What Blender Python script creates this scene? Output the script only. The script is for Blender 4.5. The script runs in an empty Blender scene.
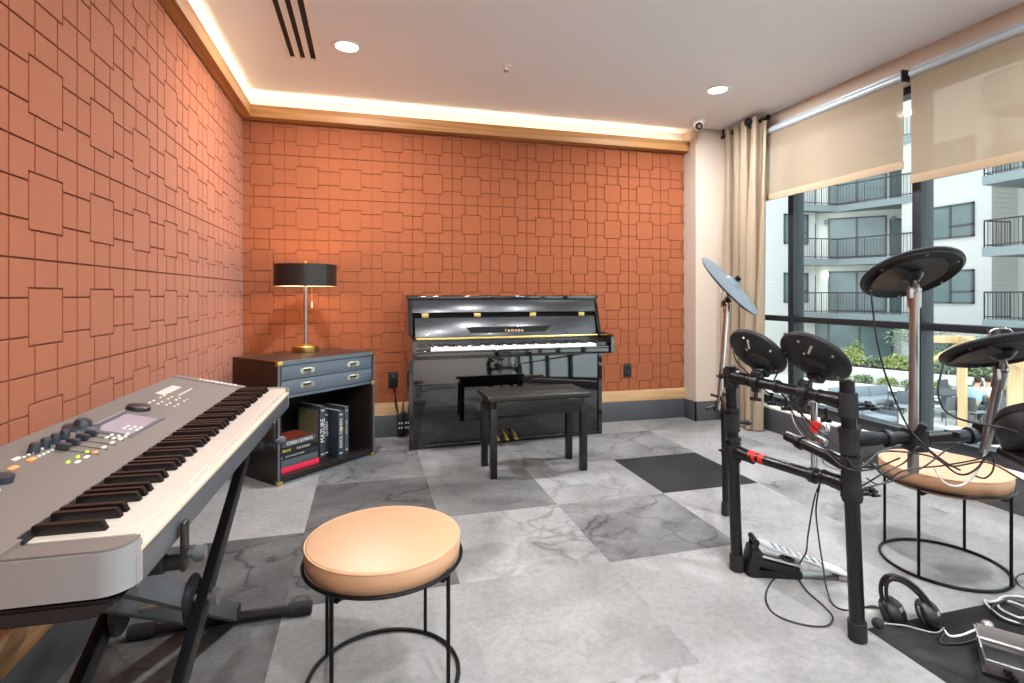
import bpy, bmesh, math, random
from mathutils import Vector, Matrix, Euler
random.seed(7)
PI = math.pi
R = math.radians
sc = bpy.context.scene
COL = sc.collection

# ------------------------------------------------------------------ camera, world, light
F, CAMH, CX, CY = 534.0, 1.08, 512.0, 294.5
YAW = R(15.19)
cam = bpy.data.cameras.new('camera')
cam.sensor_width = 36.0
cam.lens = F / 1024 * 36.0
cam.shift_y = -(341.5 - CY) / 1024
cam.clip_start = 0.02
cam.clip_end = 200
co = bpy.data.objects.new('camera', cam)
COL.objects.link(co)
co.location = (0, 0, CAMH)
co.rotation_euler = (PI / 2, 0, -YAW)
sc.camera = co

w = bpy.data.worlds.new('sky')
sc.world = w
w.use_nodes = True
nt = w.node_tree
bgn = nt.nodes['Background']
bgn.inputs['Strength'].default_value = 2.7
tc = nt.nodes.new('ShaderNodeTexCoord')
sx = nt.nodes.new('ShaderNodeSeparateXYZ')
nt.links.new(tc.outputs['Generated'], sx.inputs[0])
cr = nt.nodes.new('ShaderNodeValToRGB')
cr.color_ramp.elements[0].position = 0.0
cr.color_ramp.elements[0].color = (0.55, 0.60, 0.62, 1)
cr.color_ramp.elements[1].position = 0.5
cr.color_ramp.elements[1].color = (0.80, 0.90, 1.0, 1)
nt.links.new(sx.outputs['Z'], cr.inputs[0])
nt.links.new(cr.outputs[0], bgn.inputs['Color'])

sc.view_settings.view_transform = 'Standard'
sc.view_settings.look = 'None'
sc.view_settings.gamma = 1
sc.view_settings.use_curve_mapping = False
sc.view_settings.exposure = 0.5
sc.cycles.use_denoising = True
sc.cycles.max_bounces = 8
sc.cycles.diffuse_bounces = 5
sc.cycles.glossy_bounces = 4
sc.cycles.transparent_max_bounces = 12
sc.cycles.caustics_reflective = False
sc.cycles.caustics_refractive = False
sc.cycles.sample_clamp_indirect = 6


def lamp(name, kind, loc, rot, energy, color=(1, 1, 1), **kw):
    l = bpy.data.lights.new(name, kind)
    l.energy = energy
    l.color = color
    for k, v in kw.items():
        setattr(l, k, v)
    o = bpy.data.objects.new(name, l)
    COL.objects.link(o)
    o.location = loc
    o.rotation_euler = rot
    return o


# daylight of the sky coming through the glass wall (portals only steer the sky light)
for (yy, ln) in ((2.4, 3.0), (-0.9, 3.0)):
    p = lamp('sky_portal', 'AREA', (3.2, yy, 1.25), (0, R(90), 0), 1.0, shape='RECTANGLE', size=2.15, size_y=ln)
    p.data.cycles.is_portal = True

SUN = lamp('sun', 'SUN', (10, 0, 20), Vector((0.52, 0.62, -0.9)).to_track_quat('-Z', 'Y').to_euler(), 1.2,
           (1.0, 0.96, 0.9), angle=R(25))


# ------------------------------------------------------------------ helpers
def srgb(h):
    h = h.lstrip('#')
    c = [int(h[i:i + 2], 16) / 255 for i in (0, 2, 4)]
    return tuple((x / 12.92 if x <= 0.04045 else ((x + 0.055) / 1.055) ** 2.4) for x in c) + (1,)


def at(x, y, d):
    """point of the room seen at pixel x,y at the true depth d metres"""
    r = (x - CX) / F * d
    return Vector((r * math.cos(YAW) + d * math.sin(YAW), -r * math.sin(YAW) + d * math.cos(YAW), CAMH - (y - CY) / F * d))


def fl(x, y, z=0.0):
    return at(x, y, F * (CAMH - z) / (y - CY))


def mat(name, col, rough=0.5, metal=0.0, spec=0.5, noise=0.0, nscale=30, bump=0.0, bscale=200, coat=0.0, col2=None,
        emit=None, es=1.0, trans=0.0, sheen=0.0):
    m = bpy.data.materials.new(name)
    m.use_nodes = True
    n = m.node_tree
    b = n.nodes['Principled BSDF']
    c = srgb(col) if isinstance(col, str) else col
    b.inputs['Base Color'].default_value = c
    b.inputs['Roughness'].default_value = rough
    b.inputs['Metallic'].default_value = metal
    b.inputs['Specular IOR Level'].default_value = spec
    b.inputs['Coat Weight'].default_value = coat
    b.inputs['Coat Roughness'].default_value = 0.03
    b.inputs['Sheen Weight'].default_value = sheen
    t = n.nodes.new('ShaderNodeTexCoord')
    nz = n.nodes.new('ShaderNodeTexNoise')
    nz.inputs['Scale'].default_value = nscale
    nz.inputs['Detail'].default_value = 4
    n.links.new(t.outputs['Object'], nz.inputs['Vector'])
    mx = n.nodes.new('ShaderNodeMix')
    mx.data_type = 'RGBA'
    if col2 is None:
        k = 1 - noise
        c2 = (c[0] * k, c[1] * k, c[2] * k, 1)
    else:
        c2 = srgb(col2)
    mx.inputs['A'].default_value = c
    mx.inputs['B'].default_value = c2
    n.links.new(nz.outputs['Fac'], mx.inputs['Factor'])
    n.links.new(mx.outputs['Result'], b.inputs['Base Color'])
    if bump:
        nb = n.nodes.new('ShaderNodeTexNoise')
        nb.inputs['Scale'].default_value = bscale
        n.links.new(t.outputs['Object'], nb.inputs['Vector'])
        bp = n.nodes.new('ShaderNodeBump')
        bp.inputs['Strength'].default_value = bump
        bp.inputs['Distance'].default_value = 0.002
        n.links.new(nb.outputs['Fac'], bp.inputs['Height'])
        n.links.new(bp.outputs['Normal'], b.inputs['Normal'])
    if emit:
        b.inputs['Emission Color'].default_value = srgb(emit)
        b.inputs['Emission Strength'].default_value = es
    if trans:
        b.inputs['Transmission Weight'].default_value = trans
    return m


def wood(name, c1, c2, axis='X', scale=3.0, rough=0.45):
    m = mat(name, c1, rough)
    n = m.node_tree
    b = n.nodes['Principled BSDF']
    t = n.nodes.new('ShaderNodeTexCoord')
    mp = n.nodes.new('ShaderNodeMapping')
    s = {'X': (scale * .35, scale * 9, scale * 9), 'Y': (scale * 9, scale * .35, scale * 9), 'Z': (scale * 9, scale * 9, scale * .35)}[axis]
    mp.inputs['Scale'].default_value = s
    nz = n.nodes.new('ShaderNodeTexNoise')
    nz.inputs['Scale'].default_value = 1.0
    nz.inputs['Detail'].default_value = 6
    nz.inputs['Distortion'].default_value = 1.2
    r = n.nodes.new('ShaderNodeValToRGB')
    r.color_ramp.elements[0].position = 0.35
    r.color_ramp.elements[0].color = srgb(c2)
    r.color_ramp.elements[1].position = 0.62
    r.color_ramp.elements[1].color = srgb(c1)
    n.links.new(t.outputs['Object'], mp.inputs[0])
    n.links.new(mp.outputs[0], nz.inputs['Vector'])
    n.links.new(nz.outputs['Fac'], r.inputs[0])
    n.links.new(r.outputs[0], b.inputs['Base Color'])
    return m


M = {}
M['felt'] = mat('felt', '#9b5839', 0.95, spec=0.1, noise=0.22, nscale=160, bump=0.35, bscale=260, sheen=0.15)
M['ceiling'] = mat('ceiling_paint', '#eceff2', 0.9, noise=0.03, nscale=3)
M['paint'] = mat('wall_paint', '#c2b2a2', 0.8, noise=0.03, nscale=4)
M['paint_w'] = mat('white_paint', '#e6e0d8', 0.7, noise=0.02)
M['base'] = mat('dark_baseboard', '#4a4b4f', 0.42, noise=0.15, nscale=8)
M['oak'] = wood('oak_trim', '#c28e58', '#a06c38', 'X', 2.2, 0.5)
M['oakY'] = wood('oak_trim_y', '#c28e58', '#a06c38', 'Y', 2.2, 0.5)
M['ply'] = wood('pale_oak', '#caa47a', '#ad8455', 'X', 2.2, 0.5)
M['plyY'] = wood('pale_oak_y', '#b08a62', '#8f6840', 'Y', 2.2, 0.5)
M['winframe'] = mat('window_frame', '#23272c', 0.4, metal=0.3, noise=0.1)
M['black'] = mat('black_plastic', '#17171a', 0.42, noise=0.2, nscale=40)
M['rubber'] = mat('black_rubber', '#1d1d1f', 0.8, noise=0.2, nscale=60, bump=0.2, bscale=400)
M['rack'] = mat('rack_black', '#1b1b1d', 0.28, metal=0.25, noise=0.15, nscale=30)
M['padblk'] = mat('pad_black', '#1e2023', 0.5, noise=0.2, nscale=60, bump=0.15, bscale=500)
M['cymtop'] = mat('cymbal_top', '#5f6a72', 0.45, noise=0.15, nscale=60)
M['chrome'] = mat('chrome', '#d8d8da', 0.14, metal=1.0, noise=0.06)
M['pedal'] = mat('pedal_silver', '#c9cacb', 0.35, metal=0.3, noise=0.05)
M['steel'] = mat('brushed_steel', '#a9a7a4', 0.3, metal=0.9, noise=0.12, nscale=50)
M['piano'] = mat('piano_lacquer', '#050506', 0.05, spec=0.9, coat=1.0)
M['piano_reflect'] = mat('piano_painted_reflection', '#202328', 0.22, spec=0.8, coat=0.3)  # grey base colour stands in for the ceiling reflected in black lacquer
M['pkey'] = mat('piano_white_key', '#f4f2ee', 0.3)
M['slot'] = mat('slot_black', '#020202', 0.9)
M['gold'] = mat('brass', '#e3c272', 0.32, metal=1.0, noise=0.1)
M['goldflat'] = mat('gold_print', '#d9c088', 0.4, metal=0.4)
M['ivory'] = mat('white_key', '#bfb5a9', 0.25, noise=0.02)
M['ebony'] = mat('black_key', '#0d0c0c', 0.3)
M['bench'] = mat('bench_black', '#101011', 0.3, spec=0.5, coat=0.15, noise=0.1)
M['leather_b'] = mat('black_leather', '#26231f', 0.38, noise=0.2, nscale=50, bump=0.4, bscale=160)
M['leather'] = mat('tan_leather', '#b8906e', 0.46, noise=0.08, nscale=14, bump=0.12, bscale=300, col2='#ad8564')
M['iron'] = mat('black_iron', '#141416', 0.35, metal=0.6, noise=0.1)
M['cab'] = mat('cabinet_brown', '#2e2521', 0.32, noise=0.2, nscale=20)
M['cabf'] = mat('drawer_slate', '#59646e', 0.38, noise=0.1, nscale=12)
M['cabin'] = mat('cabinet_inside', '#1d1a19', 0.3, noise=0.2, nscale=20)
M['nickel'] = mat('nickel', '#dcd6c4', 0.25, metal=0.9, noise=0.05)
M['shade'] = mat('lamp_shade_black', '#2b2724', 0.3, metal=0.35, noise=0.1)
M['shadein'] = mat('lamp_shade_inside', '#f3e8cf', 0.6)
M['synth'] = mat('synth_panel', '#6a625b', 0.55, metal=0.1, noise=0.06, nscale=80)
M['synthside'] = mat('synth_front', '#4b4e52', 0.42, noise=0.08, nscale=60)
M['silver'] = mat('silver_plastic', '#8f8e8e', 0.36, metal=0.35, noise=0.05)
M['screen'] = mat('lcd_glass', '#8f8792', 0.12, noise=0.1, nscale=20, emit='#9a929c', es=0.15)
M['btn'] = mat('button_cream', '#d9cfc2', 0.5)
M['btno'] = mat('button_orange', '#e08a50', 0.5, emit='#e07a40', es=0.3)
M['led'] = mat('led_green', '#8fd000', 0.4, emit='#9be000', es=2.0)
M['knob'] = mat('knob_blue_black', '#2a3038', 0.35, noise=0.1)
M['lipgold'] = mat('beige_lip', '#bfae98', 0.45)
M['white'] = mat('white_plastic', '#e9e9e6', 0.45)
M['ventdark'] = mat('vent_dark', '#1f1a16', 0.8)
M['glow'] = mat('lamp_glow', '#ffffff', 0.5, emit='#fff6e6', es=7.0)
M['ledstrip'] = mat('led_strip', '#ffffff', 0.5, emit='#ffd9a0', es=2.0)
M['bulb'] = mat('bulb', '#ffffff', 0.5, emit='#ffcf90', es=12.0)
M['red'] = mat('red_band', '#d3241c', 0.5)
M['curtain'] = mat('curtain_linen', '#c9b59b', 0.85, noise=0.12, nscale=120, bump=0.4, bscale=500, sheen=0.2)
M['siding'] = mat('white_siding', '#dedcda', 0.7, noise=0.03, nscale=2)
M['stucco'] = mat('pale_stucco', '#d8dcd4', 0.8, noise=0.04, nscale=3)
M['slab'] = mat('grey_slab', '#7f8b8e', 0.7, noise=0.06, nscale=4)
M['bwin'] = mat('far_window', '#6f8284', 0.12, spec=0.8, noise=0.35, nscale=1.4)
M['bframe'] = mat('far_frame', '#454d52', 0.5)
M['rail'] = mat('railing', '#30343a', 0.5)
M['concrete'] = mat('patio_concrete', '#cfccc4', 0.85, noise=0.1, nscale=2)
M['planter'] = mat('planter_wall', '#dcdad6', 0.8, noise=0.05)
M['timber'] = wood('pergola_timber', '#d2b48c', '#b8966a', 'Z', 1.2, 0.7)
M['sofa'] = mat('outdoor_cushion', '#8d949a', 0.9, noise=0.1, nscale=6)
M['sofaframe'] = mat('outdoor_frame', '#565b60', 0.6)
M['leaf1'] = mat('leaf_bright', '#a3b06a', 0.6, noise=0.35, nscale=5)
M['leaf2'] = mat('leaf_mid', '#7c9468', 0.6, noise=0.4, nscale=5)
M['leaf3'] = mat('leaf_grey', '#8f9f86', 0.6, noise=0.3, nscale=5)
M['bark'] = mat('bark', '#75695c', 0.9)
M['skin'] = mat('skin', '#c99a7a', 0.6)
M['shirt'] = mat('shirt_blue', '#a9c9d8', 0.8)
M['shirtw'] = mat('shirt_white', '#e4e0da', 0.8)
M['hair'] = mat('hair', '#3a2a1e', 0.8)
M['bred'] = mat('book_red', '#d62a48', 0.5)
M['bgrey'] = mat('book_grey', '#4e545a', 0.5)
M['bdark'] = mat('book_dark', '#22262a', 0.45)
M['bslate'] = mat('book_slate', '#39424a', 0.45)
M['page'] = mat('pages', '#d8cfbf', 0.8)
M['ink'] = mat('ink_white', '#e8e6e0', 0.6)
M['inky'] = mat('ink_yellow', '#dcc860', 0.6)
M['bcover'] = mat('book_cover_flame', '#b8492c', 0.5, col2='#2a1310', nscale=14)
M['bphoto'] = mat('book_cover_photo', '#b5a070', 0.5, col2='#3e4a3c', nscale=45)
M['cable'] = mat('black_cable', '#121214', 0.45)
M['cablew'] = mat('white_cable', '#c9c9c9', 0.5)
M['sheet'] = mat('paper', '#ecebe8', 0.7)
M['amber'] = mat('pale_wood_stick', '#c98b54', 0.5)


def glassmat():
    m = bpy.data.materials.new('window_glass')
    m.use_nodes = True
    n = m.node_tree
    n.nodes.clear()
    o = n.nodes.new('ShaderNodeOutputMaterial')
    t = n.nodes.new('ShaderNodeBsdfTransparent')
    t.inputs[0].default_value = (0.93, 0.97, 0.96, 1)
    g = n.nodes.new('ShaderNodeBsdfGlossy')
    g.inputs['Roughness'].default_value = 0.02
    lw = n.nodes.new('ShaderNodeLayerWeight')
    pw_ = n.nodes.new('ShaderNodeMath'); pw_.operation = 'POWER'; pw_.inputs[1].default_value = 5.0
    n.links.new(lw.outputs['Facing'], pw_.inputs[0])
    f = n.nodes.new('ShaderNodeMath'); f.operation = 'MULTIPLY_ADD'; f.inputs[1].default_value = 0.7; f.inputs[2].default_value = 0.035
    n.links.new(pw_.outputs[0], f.inputs[0])
    mx = n.nodes.new('ShaderNodeMixShader')
    n.links.new(f.outputs[0], mx.inputs[0])
    n.links.new(t.outputs[0], mx.inputs[1])
    n.links.new(g.outputs[0], mx.inputs[2])
    n.links.new(mx.outputs[0], o.inputs[0])
    return m


M['glass'] = glassmat()


def shademat():
    m = bpy.data.materials.new('shade_fabric')
    m.use_nodes = True
    n = m.node_tree
    n.nodes.clear()
    o = n.nodes.new('ShaderNodeOutputMaterial')
    t = n.nodes.new('ShaderNodeBsdfTransparent')
    t.inputs[0].default_value = (1, 0.97, 0.92, 1)
    d = n.nodes.new('ShaderNodeBsdfDiffuse')
    d.inputs[0].default_value = srgb('#b09f8c')
    tl = n.nodes.new('ShaderNodeBsdfTranslucent')
    tl.inputs[0].default_value = srgb('#b8a38c')
    nz = n.nodes.new('ShaderNodeTexNoise')
    nz.inputs['Scale'].default_value = 300
    m1 = n.nodes.new('ShaderNodeMixShader')
    m1.inputs[0].default_value = 0.5
    m2 = n.nodes.new('ShaderNodeMixShader')
    m2.inputs[0].default_value = 0.66
    n.links.new(d.outputs[0], m1.inputs[1])
    n.links.new(tl.outputs[0], m1.inputs[2])
    n.links.new(t.outputs[0], m2.inputs[1])
    n.links.new(m1.outputs[0], m2.inputs[2])
    n.links.new(m2.outputs[0], o.inputs[0])
    return m


M['shadefab'] = shademat()
M['alu'] = mat('pale_aluminium', '#aebac0', 0.4, metal=0.2, noise=0.05)
M['hem'] = mat('shade_hem', '#a08a70', 0.8, noise=0.05, nscale=90)


def sidingmat():
    m = M['siding']
    n = m.node_tree
    b = n.nodes['Principled BSDF']
    t = n.nodes.new('ShaderNodeTexCoord')
    s = n.nodes.new('ShaderNodeSeparateXYZ')
    n.links.new(t.outputs['Object'], s.inputs[0])
    a = n.nodes.new('ShaderNodeMath'); a.operation = 'MULTIPLY'; a.inputs[1].default_value = 1 / 0.2
    f = n.nodes.new('ShaderNodeMath'); f.operation = 'FRACT'
    n.links.new(s.outputs['Z'], a.inputs[0]); n.links.new(a.outputs[0], f.inputs[0])
    bp = n.nodes.new('ShaderNodeBump')
    bp.inputs['Strength'].default_value = 1.0
    bp.inputs['Distance'].default_value = 0.06
    n.links.new(f.outputs[0], bp.inputs['Height'])
    n.links.new(bp.outputs[0], b.inputs['Normal'])


sidingmat()

TM = {}      # world matrix of every thing


class MB:
    def __init__(s):
        s.bm = bmesh.new()

    def _add(s, t, Mx=None):
        if Mx is not None:
            bmesh.ops.transform(t, matrix=Mx, verts=t.verts)
        me = bpy.data.meshes.new('tmp')
        t.to_mesh(me)
        t.free()
        s.bm.from_mesh(me)
        bpy.data.meshes.remove(me)
        return s

    def box(s, c, d, rot=None, bev=0.0, seg=2, Mx=None):
        t = bmesh.new()
        bmesh.ops.create_cube(t, size=1)
        bmesh.ops.scale(t, vec=Vector(d), verts=t.verts)
        if bev:
            bmesh.ops.bevel(t, geom=t.edges[:], offset=bev, segments=seg, affect='EDGES', profile=0.6)
        m = Matrix.Translation(Vector(c))
        if rot is not None:
            m = m @ Euler(rot).to_matrix().to_4x4()
        if Mx is not None:
            m = Mx @ m
        return s._add(t, m)

    def bx(s, x0, x1, y0, y1, z0, z1, bev=0.0, seg=2, Mx=None):
        return s.box(((x0 + x1) / 2, (y0 + y1) / 2, (z0 + z1) / 2), (abs(x1 - x0), abs(y1 - y0), abs(z1 - z0)), None, bev, seg, Mx)

    def cyl(s, p0, p1, r0, r1=None, n=20, bev=0.0):
        p0, p1 = Vector(p0), Vector(p1)
        r1 = r0 if r1 is None else r1
        L = (p1 - p0).length
        t = bmesh.new()
        bmesh.ops.create_cone(t, cap_ends=True, segments=n, radius1=r0, radius2=r1, depth=L)
        if bev:
            ed = [e for e in t.edges if all(abs(abs(v.co.z) - L / 2) < 1e-6 for v in e.verts) and abs(e.verts[0].co.z - e.verts[1].co.z) < 1e-6]
            bmesh.ops.bevel(t, geom=ed, offset=bev, segments=2, affect='EDGES')
        q = (p1 - p0).to_track_quat('Z', 'Y').to_matrix().to_4x4()
        return s._add(t, Matrix.Translation((p0 + p1) / 2) @ q)

    def tube(s, pts, r, n=8, closed=False, smooth=0):
        pts = [Vector(p) for p in pts]
        if smooth:
            out = []
            N = len(pts)
            rng = range(N) if closed else range(N - 1)
            for i in rng:
                p0 = pts[(i - 1) % N] if (closed or i > 0) else pts[i] * 2 - pts[i + 1]
                p1, p2 = pts[i], pts[(i + 1) % N]
                p3 = pts[(i + 2) % N] if (closed or i + 2 < N) else p2 * 2 - p1
                for k in range(smooth):
                    u = k / smooth
                    out.append(0.5 * ((2 * p1) + (p2 - p0) * u + (2 * p0 - 5 * p1 + 4 * p2 - p3) * u * u + (3 * p1 - p0 - 3 * p2 + p3) * u ** 3))
            if not closed:
                out.append(pts[-1])
            pts = out
        bm = s.bm
        N = len(pts)
        T = []
        for i in range(N):
            a = pts[(i - 1) % N] if (closed or i > 0) else pts[i]
            b = pts[(i + 1) % N] if (closed or i < N - 1) else pts[i]
            v = b - a
            T.append(v.normalized() if v.length > 1e-9 else Vector((0, 0, 1)))
        nrm = T[0].orthogonal().normalized()
        rings = []
        for i in range(N):
            if i:
                nrm = nrm - T[i] * nrm.dot(T[i])
                nrm = nrm.normalized() if nrm.length > 1e-6 else T[i].orthogonal().normalized()
            bi = T[i].cross(nrm)
            rr = r[i] if isinstance(r, (list, tuple)) and len(r) == N else (r if not isinstance(r, (list, tuple)) else r[0])
            rings.append([bm.verts.new(pts[i] + (nrm * math.cos(2 * PI * k / n) + bi * math.sin(2 * PI * k / n)) * rr) for k in range(n)])
        for i in range(N if closed else N - 1):
            A, B = rings[i], rings[(i + 1) % N]
            off = 0
            if closed and i == N - 1:
                off = min(range(n), key=lambda o: (A[0].co - B[o].co).length)
            for k in range(n):
                bm.faces.new((A[k], A[(k + 1) % n], B[(k + 1 + off) % n], B[(k + off) % n]))
        if not closed:
            bm.faces.new(rings[0][::-1])
            bm.faces.new(rings[-1])
        return s

    def lathe(s, prof, Mx=None, n=40, closed=False):
        t = bmesh.new()
        rings = []
        for (r, z) in prof:
            if r < 1e-6:
                rings.append([t.verts.new((0, 0, z))])
            else:
                rings.append([t.verts.new((r * math.cos(2 * PI * k / n), r * math.sin(2 * PI * k / n), z)) for k in range(n)])
        P = list(zip(rings, rings[1:])) + ([(rings[-1], rings[0])] if closed else [])
        for A, B in P:
            for k in range(n):
                k2 = (k + 1) % n
                if len(A) == 1 and len(B) == 1:
                    continue
                if len(A) == 1:
                    t.faces.new((A[0], B[k2], B[k]))
                elif len(B) == 1:
                    t.faces.new((A[k], A[k2], B[0]))
                else:
                    t.faces.new((A[k], A[k2], B[k2], B[k]))
        bmesh.ops.recalc_face_normals(t, faces=t.faces)
        return s._add(t, Mx)

    def prism(s, poly, h0, h1, Mx=None, bev=0.0):
        """polygon in local XY extruded along local Z from h0 to h1"""
        t = bmesh.new()
        a = [t.verts.new((x, y, h0)) for x, y in poly]
        b = [t.verts.new((x, y, h1)) for x, y in poly]
        n = len(poly)
        t.faces.new(a[::-1])
        t.faces.new(b)
        for i in range(n):
            t.faces.new((a[i], a[(i + 1) % n], b[(i + 1) % n], b[i]))
        bmesh.ops.recalc_face_normals(t, faces=t.faces)
        if bev:
            bmesh.ops.bevel(t, geom=t.edges[:], offset=bev, segments=2, affect='EDGES')
        return s._add(t, Mx)

    def ball(s, c, r, sc_=(1, 1, 1), n=16, Mx=None):
        t = bmesh.new()
        bmesh.ops.create_uvsphere(t, u_segments=n, v_segments=n // 2 + 2, radius=r)
        m = Matrix.Translation(Vector(c)) @ Matrix.Diagonal((sc_[0], sc_[1], sc_[2], 1))
        if Mx is not None:
            m = Mx @ m
        return s._add(t, m)

    def text(s, txt, size, Mx, depth=0.0008, align='CENTER', sx_=1.0):
        cu = bpy.data.curves.new('t', 'FONT')
        cu.body = txt
        cu.size = size
        cu.align_x = align
        cu.align_y = 'CENTER'
        cu.extrude = depth
        o = bpy.data.objects.new('t', cu)
        COL.objects.link(o)
        bpy.context.view_layer.update()
        dg = bpy.context.evaluated_depsgraph_get()
        me = bpy.data.meshes.new_from_object(o.evaluated_get(dg))
        t = bmesh.new()
        t.from_mesh(me)
        bpy.data.objects.remove(o)
        bpy.data.curves.remove(cu)
        bpy.data.meshes.remove(me)
        return s._add(t, Mx @ Matrix.Diagonal((sx_, 1, 1, 1)))

    def build(s, name, m, parent=None, world=False, smooth=35, label=None):
        root = parent
        while root is not None and root.parent is not None:
            root = root.parent
        if world and root is not None and root.name in TM:
            bmesh.ops.transform(s.bm, matrix=TM[root.name].inverted(), verts=s.bm.verts)
        me = bpy.data.meshes.new(name)
        s.bm.to_mesh(me)
        s.bm.free()
        me.materials.append(M[m] if isinstance(m, str) else m)
        if smooth:
            for p in me.polygons:
                p.use_smooth = True
            me.set_sharp_from_angle(angle=R(smooth))
        o = bpy.data.objects.new(name, me)
        COL.objects.link(o)
        if parent is not None:
            o.parent = parent
        if label:
            o['label'] = label
        return o


def frame_to(n, c, xhint=None):
    """matrix with local Z along n at c"""
    n = Vector(n).normalized()
    if xhint is None:
        q = n.to_track_quat('Z', 'Y').to_matrix().to_4x4()
    else:
        x = Vector(xhint) - n * Vector(xhint).dot(n)
        x.normalize()
        y = n.cross(x)
        q = Matrix((x, y, n)).transposed().to_4x4()
    return Matrix.Translation(Vector(c)) @ q


def thing(name, label, cat, loc=(0, 0, 0), rz=0.0, group=None):
    o = bpy.data.objects.new(name, None)
    o.empty_display_size = 0.05
    COL.objects.link(o)
    o.location = loc
    o.rotation_euler = (0, 0, rz)
    o['label'] = label
    o['category'] = cat
    if group:
        o['group'] = group
    TM[o.name] = Matrix.Translation(Vector(loc)) @ Matrix.Rotation(rz, 4, 'Z')
    return o


def tag(o, label, cat, group=None, kind=None):
    o['label'] = label
    o['category'] = cat
    if group:
        o['group'] = group
    if kind:
        o['kind'] = kind
    return o


def struct(o):
    o['kind'] = 'structure'
    return o


def copy_tree(o, parent=None, label=None):
    c = o.copy()
    COL.objects.link(c)
    c.parent = parent
    if parent is None and o.name in TM:
        TM[c.name] = TM[o.name]
    for ch in list(o.children):
        copy_tree(ch, c)
    if label:
        c['label'] = label
    return c


# ------------------------------------------------------------------ room shell
WX, WY = -0.848, 4.16          # felt faces
CEIL = 2.505
RX = 3.09                       # inner face of the window wall
YB = -2.6                       # wall behind the camera


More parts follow.
